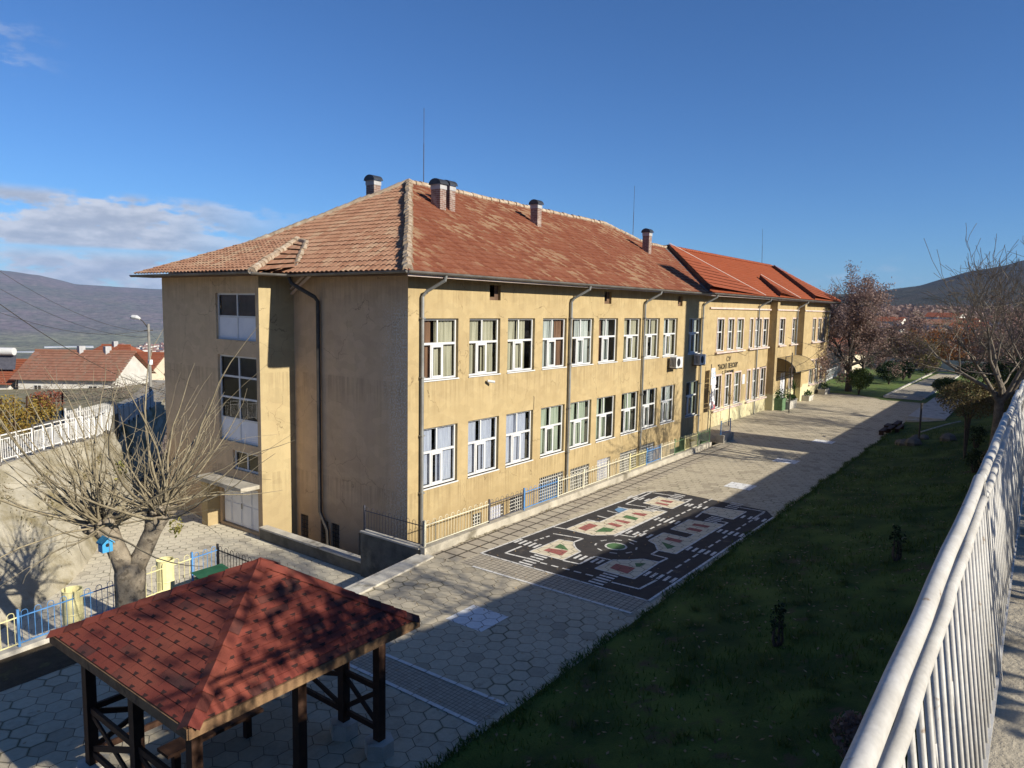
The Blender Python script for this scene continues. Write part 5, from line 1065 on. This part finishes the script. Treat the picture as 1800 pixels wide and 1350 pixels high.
# ================================================================== left: bank, road, railing, garden, houses
FP=[(-12.5,6.6,1.5),(-8.95,9.75,1.62),(-7.74,10.73,1.72),(-6.48,11.58,1.76),(-5.66,12.15,1.76),(-4.97,12.57,1.78),(-4.35,12.91,1.75),(-3.63,13.61,1.68),(-2.42,15.32,1.5),(-1.23,17.08,1.38),(1.12,20.6,1.1),(5.21,26.82,.75),(9.18,33.2,.32),(20,52,-.6)]
WB=[(-17,.5),(-9.9,4.45),(-8.6,5.5),(-7.75,6.2),(-6.9,7.2),(-6.1,8.3),(-5.3,9.5),(-4.2,11.0),(-3.1,12.4),(-2.2,13.8),(-.5,17),(3,22),(7,29),(17,46)]
M['bank']=pm('rough_revetment_concrete',(.44,.40,.31),(.31,.28,.21),1.4,.95,1.0,12,c3=(.20,.165,.085),s3=.55,t3=(.46,.66),fine=.2)
M['dryground']=pm('dry_grass_ground',(.19,.17,.09),(.27,.24,.16),.6,.95,.8,8,c3=(.10,.11,.045),s3=.25)
M['road']=pm('dusty_lane',(.36,.33,.27),(.28,.25,.2),.6,.95)
mb=MB(); n=8; r3=random.Random(4)
rows=[]
for t in range(n+1):
    u=t/n; row=[]
    for (wx,wy),(fx,fy,fz_) in zip(WB,FP):
        zz=-1.3+(fz_+1.3)*(u**.75); row.append((wx+(fx-wx)*u+r3.uniform(-.08,.08)*(0<t<n),wy+(fy-wy)*u+r3.uniform(-.08,.08)*(0<t<n),zz+r3.uniform(-.06,.06)*(0<t<n)))
    rows.append(row)
for t in range(n):
    for i in range(len(WB)-1): mb.quad(rows[t][i],rows[t][i+1],rows[t+1][i+1],rows[t+1][i])
struct(mb.build('bank_ground',M['bank'],smooth=True))
mb=MB()   # dry ivy and grass hanging over the bank
for _ in range(5200):
    i=r3.uniform(1.0,9.9); k=int(i); f=i-k; u=r3.betavariate(4,1.6) 
    p=Vector(rows[n][k]).lerp(Vector(rows[n][k+1]),f)*u+(Vector((*WB[k],-1.3)).lerp(Vector((*WB[k+1],-1.3)),f))*(1-u); p.z=-1.3+(p.z+1.3)/max(u,.01)*0+ (Vector(rows[n][k]).lerp(Vector(rows[n][k+1]),f).z+1.3)*(u**.75)-0
    if math.sin(i*2.3)+math.sin(i*5.1+u*6)+r3.gauss(0,.5)<-.1: continue
    a=Vector((r3.gauss(0,1),r3.gauss(0,1),r3.gauss(0,1)-.6)).normalized()*r3.uniform(.05,.12); b_=a.orthogonal().normalized()*.02; mb.quad(p-a*.2+Vector((0,0,.03)),p+b_,p+a,p-b_)
tag(mb.build('dry_undergrowth',OLIVE),None,None,None,'stuff')
# lane and slope behind the railing
mb=MB(); off=Vector((-.80,.60)); offs=[0,3.2,3.21,8,20,40,75]; R2=[]
for d in offs:
    R2.append([(x+off.x*d*.55-( -.0),y+abs(off.y)*d*1.15,z-.02-(.03 if d>3.205 else 0)-max(0,d-3.2)*.03-max(0,d-20)*.035) for x,y,z in FP])
for j,(a,b_) in enumerate(zip(R2,R2[1:])):
    for i in range(len(FP)-1): mb.quad(a[i],a[i+1],b_[i+1],b_[i],mi=0 if j==0 else 1)
struct(mb.build('lane_ground',[M['road'],M['dryground']]))
wfp=pm('white_railing_paint',(.76,.75,.72),(.66,.65,.62),6,.55,fine=.05)
wr=empty('white_railing',(-4.5,12.8,1.7),'stepped white steel railing panels along the sloping lane above the yard','railing')
P=[Vector(p) for p in FP[0:12]]; L=0; panel=1.55
segs=[]
for a,b_ in zip(P,P[1:]):
    m_=max(1,round((b_-a).length/panel))
    for k in range(m_): segs.append((a.lerp(b_,k/m_),a.lerp(b_,(k+1)/m_)))
for a,b_ in segs:
    zb=(a.z+b_.z)/2+.1; h=.85; d=(b_-a).normalized(); A=lambda z,t:(a.x+(b_.x-a.x)*t,a.y+(b_.y-a.y)*t,z)
    m=MB(); m.bar(A(zb+h,.03),A(zb+h,.97),.035); m.bar(A(zb+h-.14,.03),A(zb+h-.14,.97),.03); m.bar(A(zb+.06,.03),A(zb+.06,.97),.03)
    for k in range(1,14): m.bar(A(zb+.06,.03+.94*k/14),A(zb+h-.14,.03+.94*k/14),.014)
    for k in (0.03,.5,.97): m.bar(A(zb-.02,k),A(zb+h,k),.04)
    m.build('railing_panel',wfp,wr)
    m=MB(); m.bar(A(zb-.25,-.0),A(zb+h+.1,-.0),.06); m.build('post',M['pipe_dark'],wr)
# vine hedge, second white fence, barrel
o=empty('vine_hedge',(-4.5,19,1.0),'tall hedge of yellow autumn vine leaves behind the white railing','hedge')
m=MB(); r5=random.Random(8)
for k in range(8):
    t=k/7; x,y=-6.2+3.6*t,18.6+.9*t; m.tube([(x,y,.6),(x+.1,y,2.9)],.04,5)
m.build('post',M['timber'],o); m=MB()
for _ in range(46): 
    t=r5.random(); leaves(m,(-6.6+3.7*t+r5.gauss(0,.2),18.4+1.0*t+r5.gauss(0,.35),r5.uniform(1.1,2.75)),(.5,.5,.34),150,.06,r5)
m.build('foliage',VINE,o); m=MB()
for _ in range(12): leaves(m,(-3.1+r5.gauss(0,.25),19.4+r5.gauss(0,.3),2.75+r5.gauss(0,.15)),(.35,.35,.22),60,.055,r5)
m.build('red_foliage',REDV,o)
def slatfence(pts,h,lab,mat):
    o=empty('garden_fence',pts[0],lab,'fence','garden fences along the lane')
    for a,b_ in zip(pts,pts[1:]):
        a=Vector(a); b_=Vector(b_); n=max(2,int((b_-a).length/.13)); m=MB()
        for k in range(n):
            p=a.lerp(b_,k/n); q=a.lerp(b_,(k+.75)/n); m.quad(p,q,q+Vector((0,0,h)),p+Vector((0,0,h)))
        m.bar(a+Vector((0,.03,h*.8)),b_+Vector((0,.03,h*.8)),.05); m.build('slat_panel',mat,o); m=MB(); m.bar(a,a+Vector((0,0,h+.12)),.07); m.build('post',mat,o)
PWOOD=pm('greyed_white_boards',(.55,.54,.52),(.42,.41,.39),3,.8)
m=MB(); m.prism([(-4.6,13.9),(-1.5,16.35),(-1.6,18.2),(-4.9,15.9)],.3,2.15); tag(m.build('garden_wall',M['concrete_dark'],loc=(-3,16,1)),'low mossy garden wall under the greyish board fence','wall')
slatfence([(-3.75,14.62,2.15),(-1.6,16.3,2.15)],.62,'greyish white board fence of the garden beyond the lane',PWOOD)
slatfence([(-4.5,14.05,2.15),(-3.8,14.58,2.15)],.66,'short weathered fence with gate frame beside the vine hedge',PWOOD)
slatfence([(6.3,33.0,-.6),(11.2,39.3,-.95)],.8,'farther white picket fence running down the lane',wfp)
m=MB(); m.tube([(-3.45,14.35,1.3),(-3.45,14.35,2.1)],.2,14); tag(m.build('metal_barrel',M['gutter'],loc=(-3.45,14.35,1.3)),'grey metal barrel standing by the lane in front of the board fence','barrel')
m=MB()
for _ in range(60):
    leaves(m,(2+r5.uniform(0,8),31+r5.uniform(0,8),.9+r5.uniform(-.4,.5)),(.8,.8,.25),10,.05,r5)
o=empty('bare_vine_arbour',(6,35,-.5),'tangle of bare brown vines over the garden by the houses','vines'); m.build('dry_leaves',BROWN,o); m=MB()
for _ in range(420):
    p=Vector((2+r5.uniform(0,9),31+r5.uniform(0,9),.9+r5.uniform(-.9,.4))); d=Vector((r5.gauss(0,1),r5.gauss(0,1),r5.gauss(0,.35))).normalized(); m.tube([p,p+d*.6+Vector((0,0,r5.gauss(0,.1))),p+d*r5.uniform(.9,1.7)],[.022,.016,.007],3,False)
m.build('stems',M['bark'],o)
bush('garden_shrub',-2.2,18.9,.6,.9,.45,700,.07,GRN,'green shrub behind the greyish board fence',None,.2)
bush('conifer',-5.6,20.6,.9,.55,1.45,1500,.08,DGRN,'dark conifer at the frame edge beside the solar tank house',None,.2,'tree',.2)
# houses
M['wall_w']=pm('white_rendered_wall',(.62,.60,.55),(.52,.50,.45),1.5,.9,.3,20); M['wall_c']=pm('cream_rendered_wall',(.66,.58,.44),(.58,.5,.37),1.5,.9)
M['roof_r']=tile_mat('village_roof_tiles',[(.22,.105,.07),(.27,.135,.09),(.20,.09,.06)],(.24,.17,.12),.5,(.5,.7),.5)
M['roof_o']=tile_mat('orange_village_tiles',[(.24,.075,.04),(.28,.092,.048)],(.22,.085,.05),.4,(.55,.7),.5)
def house(name,org,ax,L,W,wallh,rise,roofm,wallm,label,group='village houses',hip=0.0,over=.4,wins=(),detail=True,chims=(),zoff=0):
    """gable house: org = near eave corner on the ground, ax = unit vector along the eave, depth to the left of it"""
    ax=Vector((ax[0],ax[1],0)).normalized(); dp=Vector((-ax.y,ax.x,0)); og=Vector(org); U=Vector((0,0,1))
    P=lambda a,d,z: og+ax*a+dp*d+U*z
    o=empty(name,tuple(og),label,'house',group)
    m=MB(); c=[P(0,0,-3),P(L,0,-3),P(L,W,-3),P(0,W,-3)]; t=[P(0,0,wallh),P(L,0,wallh),P(L,W,wallh),P(0,W,wallh)]
    for i in range(4): m.quad(c[i],c[(i+1)%4],t[(i+1)%4],t[i])
    if hip<=0: m.poly([t[1],t[2],P(L,W/2,wallh+rise)]); m.poly([t[3],t[0],P(0,W/2,wallh+rise)])
    m.build('wall',wallm,o)
    m=MB(); s=rise/(W/2); zl=wallh-over*s+.06; r0,r1=(-over+hip,L+over-hip)
    nr=max(4,int((W/2+over)/.3)) if detail else 1
    for side in (0,1):
        for i in range(nr):
            f0,f1=i/nr,(i+1)/nr
            def E(f,lift):
                d=-over+(W/2+over)*f; a0=-over+hip*f; a1=L+over-hip*f; z=zl+(wallh+rise+.06-zl)*f+lift; d=d if side==0 else W-d
                return P(a0,d,z),P(a1,d,z),a0,a1
            p0,p1,u0,u1=E(f0,.025 if detail else 0); q0,q1,v0,v1=E(f1,0)
            k=max(1,int(L/.5)) if detail else 1
            for j in range(k):
                g0,g1=j/k,(j+1)/k; m.quad(p0.lerp(p1,g0),p0.lerp(p1,g1),q0.lerp(q1,g1),q0.lerp(q1,g0),uv=[((u0+(u1-u0)*g0)/.25,i+.1),((u0+(u1-u0)*g1)/.25,i+.1),((v0+(v1-v0)*g1)/.25,i+.9),((v0+(v1-v0)*g0)/.25,i+.9)])
    if hip>0: m.poly([P(-over,-over,zl),P(hip-over,W/2,wallh+rise+.06),P(-over,W+over,zl)]); m.poly([P(L+over,-over,zl),P(L+over,W+over,zl),P(L+over-hip,W/2,wallh+rise+.06)])
    rf=m.build('roof',roofm,o)
    for a,d in chims:
        m=MB(); q=P(a,d,0); zt=wallh+rise+.55; m.box(q.x-.25,q.x+.25,q.y-.25,q.y+.25,q.z+wallh,q.z+zt); m.build('chimney',M['capbase'],rf)
    if detail:
        m=MB(); m.tube([P(-over+hip,W/2,wallh+rise+.1),P(L+over-hip,W/2,wallh+rise+.1)],.11,6); m.build('ridge_cap',roofm,rf)
    for a,z,w_,h_ in wins:
        m=MB(); m.quad(P(a,-.03,z),P(a+w_,-.03,z),P(a+w_,-.03,z+h_),P(a,-.03,z+h_)); wn=m.build('window',M['white'],o)
        m=MB(); m.quad(P(a+.07,-.04,z+.07),P(a+w_/2-.03,-.04,z+.07),P(a+w_/2-.03,-.04,z+h_-.07),P(a+.07,-.04,z+h_-.07)); m.quad(P(a+w_/2+.03,-.04,z+.07),P(a+w_-.07,-.04,z+.07),P(a+w_-.07,-.04,z+h_-.07),P(a+w_/2+.03,-.04,z+h_-.07)); m.build('pane',M['dark'],wn)
    return o
VG='houses below the lane'
house('house',(6.9,53.2,-2.0),(.605,-.796),8.0,6.2,2.55,1.95,M['roof_r'],M['wall_w'],'long low white house with weathered red tile roof and two pale chimneys',VG,0,.45,[(1.3,1.2,.7,.7),(5.9,1.2,.8,.7)],True,((3.6,3.1),(5.9,3.1)))
house('house',(21.0,67.5,-3.4),(.60,-.80),4.0,7,2.6,1.8,M['roof_o'],M['wall_c'],'cream house with orange roof just left of the lamp pole',VG,0,.4,[(1.2,1.0,.8,.9)],True)
house('house',(18.6,73.2,-3.4),(.62,-.785),7.0,7.5,3.2,1.9,M['roof_o'],M['wall_c'],'orange hip roof rising behind the long white house',VG,2.2,.4,(),True,((3.4,3.7),))
house('house',(4.2,57.0,-2.4),(.605,-.796),3.8,6,2.4,1.6,M['roof_o'],M['wall_w'],'white house with red roof partly hidden at the frame edge',VG,0,.4,())
house('house',(26.5,66,-4.2),(.6,-.8),7,6,3.0,1.6,M['roof_r'],M['wall_c'],'small reddish house between the pole and the school wall',VG,0,.4,())
o=empty('solar_tank',(6.6,56.3,1.3),'white solar water tank with dark collector on the roof at the frame edge','solar heater'); m=MB(); m.tube([(5.6,57.6,2.55),(7.4,55.2,2.55)],.33,12); m.build('tank',M['white'],o); m=MB(); m.quad((5.6,57.1,1.0),(7.3,54.9,1.0),(7.6,55.3,2.2),(5.9,57.5,2.2)); m.build('collector',PAINT['grey'],o)
# pole, lamp, cables
o=empty('utility_pole',(5.6,27.9,-.3),'tall grey utility pole with lamp arm and cables beside the lane','pole'); m=MB(); m.tube([(5.6,27.9,-.6),(5.85,28.4,5.7)],[.12,.075],8); m.build('mast',pm('grey_pole_concrete',(.27,.26,.235),(.2,.19,.17),3),o)
m=MB(); m.tube([(5.85,28.4,5.4),(5.7,28.75,5.85),(5.58,29.0,6.02)],.03,6); a_=m.build('lamp_arm',M['pipe_dark'],o); m=MB(); m.tube([(5.60,28.9,6.0),(5.5,29.1,6.08),(5.36,29.36,6.1),(5.28,29.5,6.06)],[.07,.14,.13,.05],8); m.build('lamp_head',M['white'],a_)
m=MB(); m.bar((5.5,28.2,5.3),(6.2,28.6,5.3),.06); m.build('cross_arm',M['pipe_dark'],o); m=MB(); m.box(5.62,5.85,28.02,28.16,3.2,3.5); m.build('meter_box',M['white_panel'],o)
o=empty('utility_pole',(7.2,29.1,-.5),'short grey pole close to the school corner','pole'); m=MB(); m.tube([(7.16,29.04,-.8),(7.38,29.4,3.1)],.09,8); m.build('mast',M['concrete'],o); m=MB(); m.bar((7.2,29.2,2.9),(7.6,29.5,2.9),.05); m.build('cross_arm',M['pipe_dark'],o)
for k,(a,b_,r,lab) in enumerate((((-4.64,19.51,8.23),(5.8,28.3,5.2),.010,'highest thin cable coming in from the frame edge to the pole'),((-4.7,19.45,7.5),(5.75,28.3,4.9),.010,'second thin cable below the highest one'),((-4.74,19.41,6.85),(7.3,29.3,1.3),.02,'thick dark cable slanting down across the red roof'),((-4.77,19.38,6.5),(5.7,28.2,5.35),.010,'cable sagging before the hill toward the pole top'),((5.9,28.4,5.2),(.2,12.4,4.6),.008,'cable from the pole to the school tower'),((5.8,28.3,3.4),(1.5,12.37,2.2),.010,'low cable from the pole to the school'))):
    a=Vector(a); b_=Vector(b_); m=MB(); n=12; sag=.55 if k<4 else .35
    m.tube([a.lerp(b_,i/n)-Vector((0,0,sag*4*(i/n)*(1-i/n))) for i in range(n+1)],r,4,False); tag(m.build('cable',M['pipe_dark'],loc=tuple(a)),lab,'cable','overhead cables by the lane')
# end of the park: white wall, fence, car, hillside houses
m=MB(); m.box(89,89.3,-14,2,-.5,1.5); tag(m.build('park_wall',M['wall_w'],loc=(89,-6,0)),'white wall closing the park path under the rust trees','wall')
o=empty('park_fence',(57,1.5,0),'pale metal fence behind the big brown tree','fence'); m=MB()
for k in range(60): x=55+k*.25; m.bar((x,1.2+.02*k,.1),(x,1.2+.02*k,1.25),.03)
m.bar((55,1.2,1.2),(70,2.4,1.2),.05); m.bar((55,1.2,.25),(70,2.4,.25),.05); m.build('bar_panel',wfp,o)
house('house',(62,7,-.4),(.98,-.2),9,7,2.8,1.6,M['roof_r'],M['wall_w'],'white building behind the big brown tree','buildings round the park',0,.4,[(1,1,1.2,1.2),(4,1,1.2,1.2)],False)
house('house',(76,3,-.4),(.98,-.2),6,6,2.9,1.6,M['roof_o'],M['wall_c'],'cream building between the park trees','buildings round the park',0,.4,[(1,1,1.2,1.2)],False)
HS=[(1575,600),(1600,592),(1622,588),(1603,604),(1648,598),(1668,586),(1690,588),(1700,580),(1636,582),(1585,585),(1715,596),(1545,592)]
r6=random.Random(12)
HP=[(236,15,.6),(250,8,1.4),(262,0,2.0),(225,6,.2),(232,-8,1.0),(268,-14,2.4),(262,-22,2.2),(285,-26,3.4),(292,-4,3.2),(270,18,2.4),(244,-28,1.2),(256,32,1.6)]
LB=['white gable house lowest on the far hillside','cream house above the lowest white gable','house with pale roof at the crest of the village','low white house peeping over the brown trees','red roofed house in the middle of the hillside village','small pale house under the hill on the open side','white long house highest beside the bare tree','pale house above the long white one','tiny house half hidden in the brown wood','house with red roof behind the big brown tree crown','small house behind the bare branches','pale house deep behind the brown tree']
for k,(x,y,z) in enumerate(HP):
    house('hillside_house',(x,y,z),(r6.uniform(-.3,.3),-1),r6.uniform(6.5,10.5),6.5,r6.uniform(3.2,4.4),1.4,M[('roof_r','roof_o')[k%2]],M[('wall_w','wall_c','wall_w')[k%3]],LB[k],'houses on the far hillside',0,.4,[(1.5,1.2,1.1,1.2),(4.5,1.2,1.1,1.2)],False)
# ================================================================== far terrain
def T_left(r):
    k=[(0,-6),(70,-6),(95,-6),(140,-10),(300,-36),(1000,-97),(2200,-162),(3400,-166),(4200,-120),(5200,20),(6600,1.0),(9000,.9)]
    for (a,za),(b_,zb) in zip(k,k[1:]):
        if r<=b_: return za+(zb-za)*(r-a)/(b_-a)
    return k[-1][1]
def smooth(a,b_,x): t=min(max((x-a)/(b_-a),0),1); return t*t*(3-2*t)
def lin(x,P_):
    for (a,u),(b_,v) in zip(P_,P_[1:]):
        if x<=b_: return u+(v-u)*max(0,(x-a))/(b_-a)
    return P_[-1][1]
from mathutils import noise as mnoise
def fbm(x,y,s,o=5):
    v=0;a=1
    for i in range(o): v+=a*mnoise.noise((x/s,y/s,3.1)); s/=2.0; a*=.52
    return v
# ridge elevation (slope) against azimuth, for the left range and the right hills
RL=[(.60,.020),(.95,.017),(1.06,.017),(1.10,.020),(1.14,.021),(1.19,.024),(1.225,.033),(1.27,.037),(1.35,.042),(1.6,.05),(2.2,.085),(3.2,.10),(4.2,.10),(5.2,.08),(5.94,.06)]
RR=[(-.6,.05),(-.05,.074),(.0,.066),(.045,.055),(.09,.044),(.125,.035),(.17,.025),(.25,.018),(.45,.013)]
def terr(r,az):
    x=Cc.x+r*math.cos(az); y=Cc.y+r*math.sin(az)
    # left profile
    base=lin(r,[(0,-6),(95,-6),(140,-10),(300,-36),(1000,-97),(2200,-162),(3500,-168)])
    e=lin(az,RL); zr=7.1+e*6600
    zl=base
    if r>3300: t=smooth(3300,6600,r); t=t**.85; zr-=34; zl=-168+(zr+168)*t+fbm(x,y,1500)*70*t*(1-t)*2.2+fbm(x,y,420,4)*20*min(1,t*3)*(1-.5*t)
    else: zl+=fbm(x,y,500,4)*min(14,r*.006)
    if r>6600: zl-=(r-6600)*.12
    # right profile
    e=lin(az,RR); zr=7.1+e*2600
    b2=lin(r,[(0,-3),(118,-3),(150,-2.2),(210,-1.2),(300,2.2),(600,9),(1000,14)])
    z2=b2
    if r>700: t=smooth(700,2600,r); z2=b2*(1-t)+zr*t+fbm(x,y,700)*42*t*(1-t)*2.2+fbm(x,y,180,4)*9*t
    if r>2600: z2-=(r-2600)*.15
    k=smooth(.42,.70,az)
    if az>2.4 and r>60: zl+=.30*smooth(2.4,3.6,az)*smooth(6.2,5.3,az)*max(0,min(r,430)-90)*(1 if r<430 else max(0,1-(r-430)/1500))  # unseen southern slope, raised to cut the sky light on shaded ground
    if az>4.8: k=1-smooth(4.8,5.93,az); e=.05; 
    return z2*(1-k)+zl*k
def forest():
    m,nt,b,co=newmat('winter_woodland_ground')
    n1=noise(nt,co,.0022,9,.68); n2=noise(nt,co,.02,8,.72); n3=noise(nt,co,.026,8,.85)
    c=mixc(nt,ramp(nt,n1,.36,.62),(.21,.165,.165),(.16,.15,.13)); c=mixc(nt,mth(nt,'MULTIPLY',ramp(nt,n2,.48,.66),.8),c,(.10,.115,.085))
    c=mixc(nt,mth(nt,'MULTIPLY',ramp(nt,noise(nt,co,.006,8,.7),.55,.70),.7),c,(.26,.21,.17))
    s=nd(nt,'ShaderNodeSeparateXYZ',{0:co}); low=mth(nt,'MULTIPLY',ramp(nt,s.outputs[2],-125,-155),.9)
    v=nd(nt,'ShaderNodeTexVoronoi',{'Vector':nd(nt,'ShaderNodeMapping',{'Vector':co,'Scale':(.006,.004,0)}).outputs[0],'Scale':1.0})
    fld=mixc(nt,v.outputs['Color'],(.17,.19,.11),(.34,.32,.20)); fld=mixc(nt,mth(nt,'MULTIPLY',ramp(nt,n2,.45,.6),.6),fld,(.13,.11,.095)); c=mixc(nt,low,c,fld)
    c=mixc(nt,1.0,c,nd(nt,'ShaderNodeMapRange',{0:n3,3:-.6,4:2.6}).outputs[0],'MULTIPLY')
    near=mth(nt,'MULTIPLY',ramp(nt,s.outputs[1],1500,500),ramp(nt,s.outputs[0],300,900)); c=mixc(nt,mth(nt,'MULTIPLY',near,.75),c,(.055,.058,.048))  # right hills darkened in colour, for evergreen forest and for weaker light there
    setc(nt,b,c); b.inputs['Roughness'].default_value=1; b.inputs['Specular IOR Level'].default_value=0
    bumpit(nt,b,mth(nt,'ADD',mth(nt,'MULTIPLY',n2,14),mth(nt,'MULTIPLY',n3,5)),1.0,1.0); return m
M['forest']=forest()
rs=[]; r=40
while r<9500: rs.append(r); r*=1.052
azs=[-.35+i*(1.95)/320 for i in range(320)]+[1.6+i*(2*PI-1.95)/120 for i in range(121)]
mb=MB()
for r in rs:
    for a in azs: mb.v.append((Cc.x+r*math.cos(a),Cc.y+r*math.sin(a),terr(r,a)))
W=len(azs)
for i in range(len(rs)-1):
    for j in range(W-1):
        q=i*W+j; mb.f.append((q,q+1,q+W+1,q+W)); mb.uv.append(None); mb.mi.append(0)
struct(mb.build('hills',M['forest'],smooth=True))
mb=MB()   # base ground all round, to the horizon, well under everything
k=64; ring=lambda rad,z:[(Cc.x+rad*math.cos(2*PI*i/k),Cc.y+rad*math.sin(2*PI*i/k),z) for i in range(k)]
a=ring(1,-230); b_=ring(14000,-230)
for i in range(k): mb.quad(a[i],a[(i+1)%k],b_[(i+1)%k],b_[i])
mb.poly(a); struct(mb.build('ground',M['forest']))
# valley: greenhouses and village
GHM=pm('greenhouse_plastic',(.42,.44,.46),(.36,.38,.4),.05,.6)
GHL=['long pale greenhouse strip low in the valley, first row','long pale greenhouse strip in the second valley row','short pale greenhouse at the foot of the mountain','pale greenhouse between the bare fields','greenhouse strip near the valley village','pale greenhouse beside the river wood','thin greenhouse at the far valley edge','pale greenhouse cluster under the slope','low greenhouse block behind the fields']
for k,(az,r,w_,d_) in enumerate(((1.235,2700,110,20),(1.17,2450,150,34),(1.145,2700,130,28),(1.10,2520,150,36),(1.20,3000,150,30),(1.13,3050,160,34),(1.085,2900,140,40),(1.245,2750,80,26),(1.115,2750,110,26))):
    x=Cc.x+r*math.cos(az); y=Cc.y+r*math.sin(az); z=terr(r,az); ax=Vector((-math.sin(az),math.cos(az),0)); dp=Vector((math.cos(az),math.sin(az),0)); m=MB(); c=Vector((x,y,z-4))
    o_=[c-ax*w_/2,c+ax*w_/2,c+ax*w_/2+dp*d_,c-ax*w_/2+dp*d_]; up=Vector((0,0,5)); 
    for i in range(4): m.quad(o_[i],o_[(i+1)%4],o_[(i+1)%4]+up,o_[i]+up)
    rd=Vector((0,0,7)); m.quad(o_[0]+up,o_[1]+up,(o_[1]+o_[2])/2+rd,(o_[0]+o_[3])/2+rd); m.quad((o_[0]+o_[3])/2+rd,(o_[1]+o_[2])/2+rd,o_[2]+up,o_[3]+up)
    tag(m.build('greenhouse',GHM,loc=tuple(c)),GHL[k],'greenhouse','greenhouses in the valley')
mb=MB(); r9=random.Random(77)
for _ in range(170):
    az=r9.gauss(1.08,.03); r=r9.gauss(2850,180); 
    if az<1.02: continue
    x=Cc.x+r*math.cos(az); y=Cc.y+r*math.sin(az); z=terr(r,az); s_=r9.uniform(5,9); h=r9.uniform(6,9); mb.box(x-s_,x+s_,y-s_,y+s_,z-3,z+h,mi=0)
    q=Vector((x,y,z+h)); mb.add([(x-s_-1,y-s_-1,z+h),(x+s_+1,y-s_-1,z+h),(x+s_+1,y+s_+1,z+h),(x-s_-1,y+s_+1,z+h),(x,y,z+h+4)],[(0,1,4),(1,2,4),(2,3,4),(3,0,4)],None,1)
tag(mb.build('far_village',[M['wall_w'],M['roof_r']]),None,None,None,'stuff')
# bare woodland on the near slope below the houses: one mass
mb=MB(); r4=random.Random(15)
for _ in range(9000):
    az=r4.uniform(1.0,1.32); r=r4.uniform(100,420); x=Cc.x+r*math.cos(az); y=Cc.y+r*math.sin(az); z=terr(r,az); h=r4.uniform(2.0,4.5); a=r4.uniform(0,PI); w_=h*.3; dx,dy=math.cos(a)*w_,math.sin(a)*w_
    for kk in range(3):
        p=Vector((x+r4.gauss(0,w_*.5),y+r4.gauss(0,w_*.5),z+r4.uniform(.3,1)*h)); u=Vector((r4.gauss(0,1),r4.gauss(0,1),r4.gauss(0,1)+.8)).normalized()*h*.3; v=u.orthogonal().normalized()*h*.10; mb.quad(p-u,p+v,p+u,p-v)
tag(mb.build('bare_woods',BROWN),None,None,None,'stuff')
mb=MB()
for _ in range(9000):
    az=r4.uniform(-.05,.30); r=r4.uniform(140,620); x=Cc.x+r*math.cos(az); y=Cc.y+r*math.sin(az); z=terr(r,az); h=r4.uniform(2.5,6)
    if r>195 and r<310 and r4.random()<.88: continue
    for kk in range(3):
        p=Vector((x+r4.gauss(0,1.5),y+r4.gauss(0,1.5),z+r4.uniform(.2,1)*h)); u=Vector((r4.gauss(0,1),r4.gauss(0,1),r4.gauss(0,1)+.6)).normalized()*h*.28; v=u.orthogonal().normalized()*h*.12; mb.quad(p-u,p+v,p+u,p-v)
tag(mb.build('hillside_woods',[BROWN]),None,None,None,'stuff')
# the air between here and the mountains
hz=MB(); hz.box(-9800,9900,-9800,9900,-260,420); h=hz.build('haze',bpy.data.materials.new('haze_air')); m_=h.data.materials[0]; m_.use_nodes=True; nt=m_.node_tree; nt.nodes.clear(); o_=nd(nt,'ShaderNodeOutputMaterial'); v_=nd(nt,'ShaderNodeVolumePrincipled',{'Color':(.36,.58,1.0,1),'Density':HAZE,'Anisotropy':0.0}); nt.links.new(v_.outputs[0],o_.inputs['Volume']); h['kind']='stuff'
